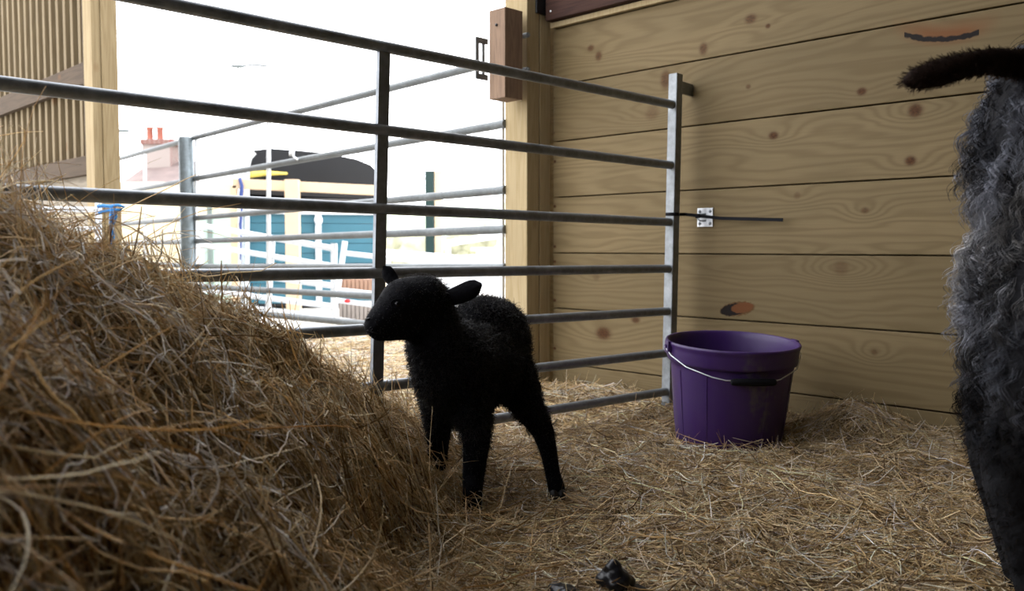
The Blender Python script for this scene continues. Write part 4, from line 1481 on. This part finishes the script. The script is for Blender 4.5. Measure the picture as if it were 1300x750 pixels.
# yellow loading bar seen under the canopy
mb = MB(); mb.tube([at(312, 222, TY - .03), at(335, 219, TY - .03), at(362, 219, TY - .03)], [.028, .022, .010], 10)
mb.build('yellow_bar', plain('yellow_paint', (.65, .52, .10), .5), tr_, TO)
tr_.rotation_euler = (0, 0, math.radians(16))
# timber frame standing in front
FY = 6.7
tf = thing('timber_fence', 'cream timber fence with one post and long top board before the trailer', 'fence', Vector((tx(371, FY), FY, 0)))
mb = MB(); a_, b_ = at(371, 228, FY), at(371, 400, FY); mb.box((a_.x, FY, a_.z / 2), (.105, .06, a_.z), None, .004)
mb.build('post', M_cream, tf, (a_.x, FY, 0))
mb = MB(); mb.bar(at(296, 233, FY + .05), at(486, 242, FY + .05), .04, .075, Vector((0, 0, 1)), .004)
mb.build('top_board', M_cream, tf, (a_.x, FY, 0))
# support leg of top board at far right
mb = MB(); q_ = at(484, 240, FY + .05); mb.box((q_.x, FY + .05, q_.z / 2), (.06, .04, q_.z), None, .004)
mb.build('post', M_cream, tf, (q_.x, FY, 0))
mb = MB(); q_ = at(297, 235, FY + .05); mb.box((q_.x, FY + .05, q_.z / 2), (.05, .04, q_.z), None, .004)
mb.build('post', M_cream, tf, (q_.x, FY, 0))

# mint panel and navy strap
mt = thing('mint_panel', 'pale mint green sheet panel standing left of the trailer', 'panel', at_z(278, 395, 0))
mp_ = at_z(278, 395, 0)
MY = mp_.y
mb = MB(); a_, b_ = at(254, 275, MY), at(300, 275, MY)
mb.box(((a_.x + b_.x) / 2, MY, a_.z / 2), (b_.x - a_.x, .05, a_.z), None, .004)
mb.build('sheet', M_mint, mt, mp_)
mb = MB(); a_ = at(266, 262, MY - .04); mb.box((a_.x, MY - .04, a_.z / 2), (.035, .03, a_.z), None, .004)
mb.build('edge_strip', plain('grey_green_strip', (.2, .25, .23), .6), mt, mp_)
mb = MB()
SY = 6.715
mb.tube([at(304, 226, SY), at(307, 236, SY), at(306, 250, SY), at(307, 262, SY), at(305, 285, SY), at(306, 300, SY), at(305, 330, SY)], [.012, .014, .018, .008, .012, .008, .006], 8)
o = mb.build('strap', M_navy, None, at(306, 230, SY), 0)
tag(o, 'navy blue strap hanging from the cream frame at the trailer front', 'strap')
# sand coloured low wall further left
mb = MB(); a_ = at(150, 232, 9.5); b_ = at(300, 262, 9.5)
mb.box(((a_.x + b_.x) / 2 - .3, 9.5, a_.z / 2), (b_.x - a_.x + .9, .25, a_.z), None, .02)
o = mb.build('garden_wall', plain('sandstone', (.60, .50, .33), .9, 0, .15, 3), None, ((a_.x + b_.x) / 2, 9.5, 0))
tag(o, 'low sandy coloured wall behind the short yard hurdle', 'wall')

# slatted crates beyond the gate
for (x0_, y0_, x1_, y1_, cl, lab) in ((430, 354, 478, 372, (.36, .22, .15), 'reddish slatted crate behind the white gate, upper of two'),
                                      (430, 383, 478, 407, (.30, .26, .23), 'grey slatted crate behind the white gate, lower of two')):
    Yc = 6.2 if y0_ < 370 else 5.95
    a_, b_ = at(x0_, y0_, Yc), at(x1_, y1_, Yc)
    z1_ = a_.z; z0_ = max(b_.z, 0.0)
    cr_ = thing('slatted_crate', lab, 'crate', ((a_.x + b_.x) / 2, Yc, z0_))
    mt_ = plain('crate_wood', cl, .8, 0, .2, 9)
    mb = MB()
    nn = 9
    for i in range(nn):
        xx = a_.x + (b_.x - a_.x) * (i + .5) / nn
        mb.box((xx, Yc, (z0_ + z1_) / 2), ((b_.x - a_.x) / nn * .78, .02, z1_ - z0_), None, .002)
    mb.build('slats', mt_, cr_, ((a_.x + b_.x) / 2, Yc, z0_))
    mb = MB()
    mb.box(((a_.x + b_.x) / 2, Yc + .12, (z0_ + z1_) / 2), (b_.x - a_.x, .18, z1_ - z0_ - .01), None, .004)
    mb.build('crate_box', mt_, cr_, ((a_.x + b_.x) / 2, Yc, z0_))
mb = MB(); q_ = at(441, 382, 5.62); mb.ball(q_, .022, 2, (1, .4, .55)); o = mb.build('ear_tag', plain('red_plastic', (.6, .03, .03), .4), None, q_, 0)
tag(o, 'small red plastic tag on the white gate rail', 'tag')

# dark green post with cream post
GY = 8.6
g0_ = at_z(546, 378, 0)
def vpost(name, px0, px1, py, Y, mat, label):
    a_, b_ = at(px0, py, Y), at(px1, py, Y)
    mb = MB(); w = b_.x - a_.x
    mb.box(((a_.x + b_.x) / 2, Y, a_.z / 2), (w, w, a_.z), None, .004)
    mb.box(((a_.x + b_.x) / 2, Y, a_.z + .006), (w * 1.06, w * 1.06, .012), None, .002)
    o = mb.build(name, mat, None, ((a_.x + b_.x) / 2, Y, 0))
    return tag(o, label, 'post')
vpost('square_post', 540, 551, 219, GY, M_green, 'dark green square post standing in the yard behind the lamb')
vpost('square_post', 551.8, 561, 219, GY + .02, M_cream, 'cream square post fixed beside the dark green post')

# grey shed and sheds at right
mb = MB(); a_, b_ = at(604, 318, 14), at(668, 318, 14)
mb.box(((a_.x + b_.x) / 2, 14.6, a_.z * .5), (b_.x - a_.x, 1.0, max(.1, a_.z)), None, .02)
mb.box(((a_.x + b_.x) / 2, 14.5, a_.z + .02), (b_.x - a_.x + .15, 1.25, .05), None, .01)
o = mb.build('low_shed', M_concrete, None, ((a_.x + b_.x) / 2, 14.5, 0)); tag(o, 'low pale grey shed in the field beside the doorway post', 'shed')

# street lamps
def lamp(px_head, py_head, px_pole, Y, label):
    a_ = at(px_pole, py_head, Y)
    t = thing('street_lamp', label, 'street lamp', (a_.x, Y, 0))
    h_ = at(px_head, py_head, Y)
    mb = MB(); mb.tube([(a_.x, Y, 0), (a_.x, Y, a_.z - .1), (a_.x, Y, a_.z)], [.07, .05, .045], 10)
    mb.build('pole', M_white, t, (a_.x, Y, 0))
    mb = MB()
    s = 1 if h_.x > a_.x else -1
    q = Vector((h_.x, Y, h_.z))
    mb.tube([(a_.x, Y, a_.z), (a_.x + s * abs(h_.x - a_.x) * .5, Y, a_.z + .04), q], [.04, .035, .03], 8)
    mb.build('arm', M_galv_out, t, (a_.x, Y, 0))
    mb = MB(); mb.ball(q, .16, 2, (1.4, .6, .35)); mb.build('lamp_head', M_galv_out, t, q)
lamp(302, 84, 341, 24, 'distant street lamp with a level arm above the long yard hurdle')
lamp(156, 166, 131, 24, 'distant street lamp whose arm shows right of the screen post')

# house with chimney
HY = 22
hs = thing('house', 'distant house with slate roof and red brick chimney beyond the yard', 'house', (at(200, 300, HY).x, HY, 0))
def hb_(px0, px1, py0, py1, Y, dep, name, mat, parent=hs):
    a_, b_ = at(px0, py0, Y), at(px1, py1, Y)
    z0_ = max(0, b_.z)
    mb = MB(); mb.box(((a_.x + b_.x) / 2, Y + dep / 2, (a_.z + z0_) / 2), (b_.x - a_.x, dep, a_.z - z0_), None, .01)
    return mb.build(name, mat, parent, ((a_.x + b_.x) / 2, Y, z0_))
hb_(150, 250, 236, 400, HY, 4, 'wall', M_concrete)
mb = MB()
a_, b_ = at(145, 238, HY - .3), at(262, 238, HY - .3)
r0, r1 = at(188, 208, HY + 2), at(262, 203, HY + 2)
vs = [a_, b_, r1, r0, Vector((a_.x, HY + 4.3, a_.z)), Vector((b_.x, HY + 4.3, b_.z))]
mb.add(vs, [(0, 1, 2, 3), (5, 4, 3, 2), (0, 3, 4), (1, 5, 2), (0, 4, 5, 1)])
mb.build('roof', M_slate, hs, (a_.x, HY, a_.z))
ch = hb_(180, 217, 181, 225, HY + 1.5, .7, 'chimney', M_brick)
mb = MB(); a_, b_ = at(177, 176, HY + 1.4), at(220, 183, HY + 1.4)
mb.box(((a_.x + b_.x) / 2, HY + 1.85, (a_.z + b_.z) / 2), (b_.x - a_.x, .85, a_.z - b_.z), None, .02)
mb.build('chimney_cap', M_brick, ch, ((a_.x + b_.x) / 2, HY + 1.5, b_.z))
for px_ in (189.5, 202.5):
    a_ = at(px_, 176, HY + 1.8); t_z = at(px_, 161, HY + 1.8).z
    mb = MB(); mb.lathe([(.085, a_.z - .01), (.08, t_z - .06), (.10, t_z - .05), (.10, t_z), (.07, t_z), (.06, a_.z)], 20, Matrix.Translation((a_.x, HY + 1.85, 0)))
    mb.build('chimney_pot', M_terracotta, ch, (a_.x, HY + 1.85, a_.z))

# neighbouring pale building behind the front frame
mb = MB(); a_, b_ = at(252, 200, 16), at(300, 200, 16)
mb.box(((a_.x + b_.x) / 2, 17, a_.z / 2), (b_.x - a_.x, 2, a_.z), None, .02)
o = mb.build('white_outbuilding', M_concrete, None, ((a_.x + b_.x) / 2, 17, 0)); tag(o, 'plain white outbuilding between the house and the trailer', 'building')

# hills and hedges
def hill(x0, x1, y0, y1, fn, nx, ny):
    xs = np.linspace(x0, x1, nx); ys = np.linspace(y0, y1, ny)
    X, Y = np.meshgrid(xs, ys)
    V = np.stack([X, Y, fn(X, Y)], -1).reshape(-1, 3)
    i = np.arange(nx * ny).reshape(ny, nx)
    F = np.stack([i[:-1, :-1], i[:-1, 1:], i[1:, 1:], i[1:, :-1]], -1).reshape(-1, 4)
    o = np_mesh('hillside', V, F, M_grass)
    return tag(o, 'pale green hillside of fields rising behind the yard', 'hill', None, 'structure')
hill(-70, 60, 22, 120, lambda X, Y: 0.9 * np.clip((Y - 26) / 10, 0, 1) + np.clip(Y - 36, 0, None) * 0.055 * (1 + .25 * np.sin(X * .06 + 1)) + bumps(X, Y, 30, .35, 1) * np.clip((Y - 24) / 20, 0, 1) - 0.03, 60, 60)
for i, (px_, py_, Y_, w_) in enumerate(((505, 305, 19, .8), (530, 309, 17.2, .5), (592, 300, 20, .9))):
    mb = MB()
    c_ = at(px_, py_, Y_)
    for k in range(26):
        rr4 = random.uniform(.18, .34)
        mb.ball((c_.x + random.uniform(-w_ / 2, w_ / 2), Y_ + random.uniform(-.3, .3), random.uniform(.1, max(.3, c_.z))), rr4, 2)
    o = mb.build('hedge_bush', M_bush, None, (c_.x, Y_, 0))
    tag(o, ('scrubby bush at the field edge above the lamb’s forehead', 'smaller scrubby bush just left of the dark green post', 'bush at the field edge right of the cream post')[i], 'bush')
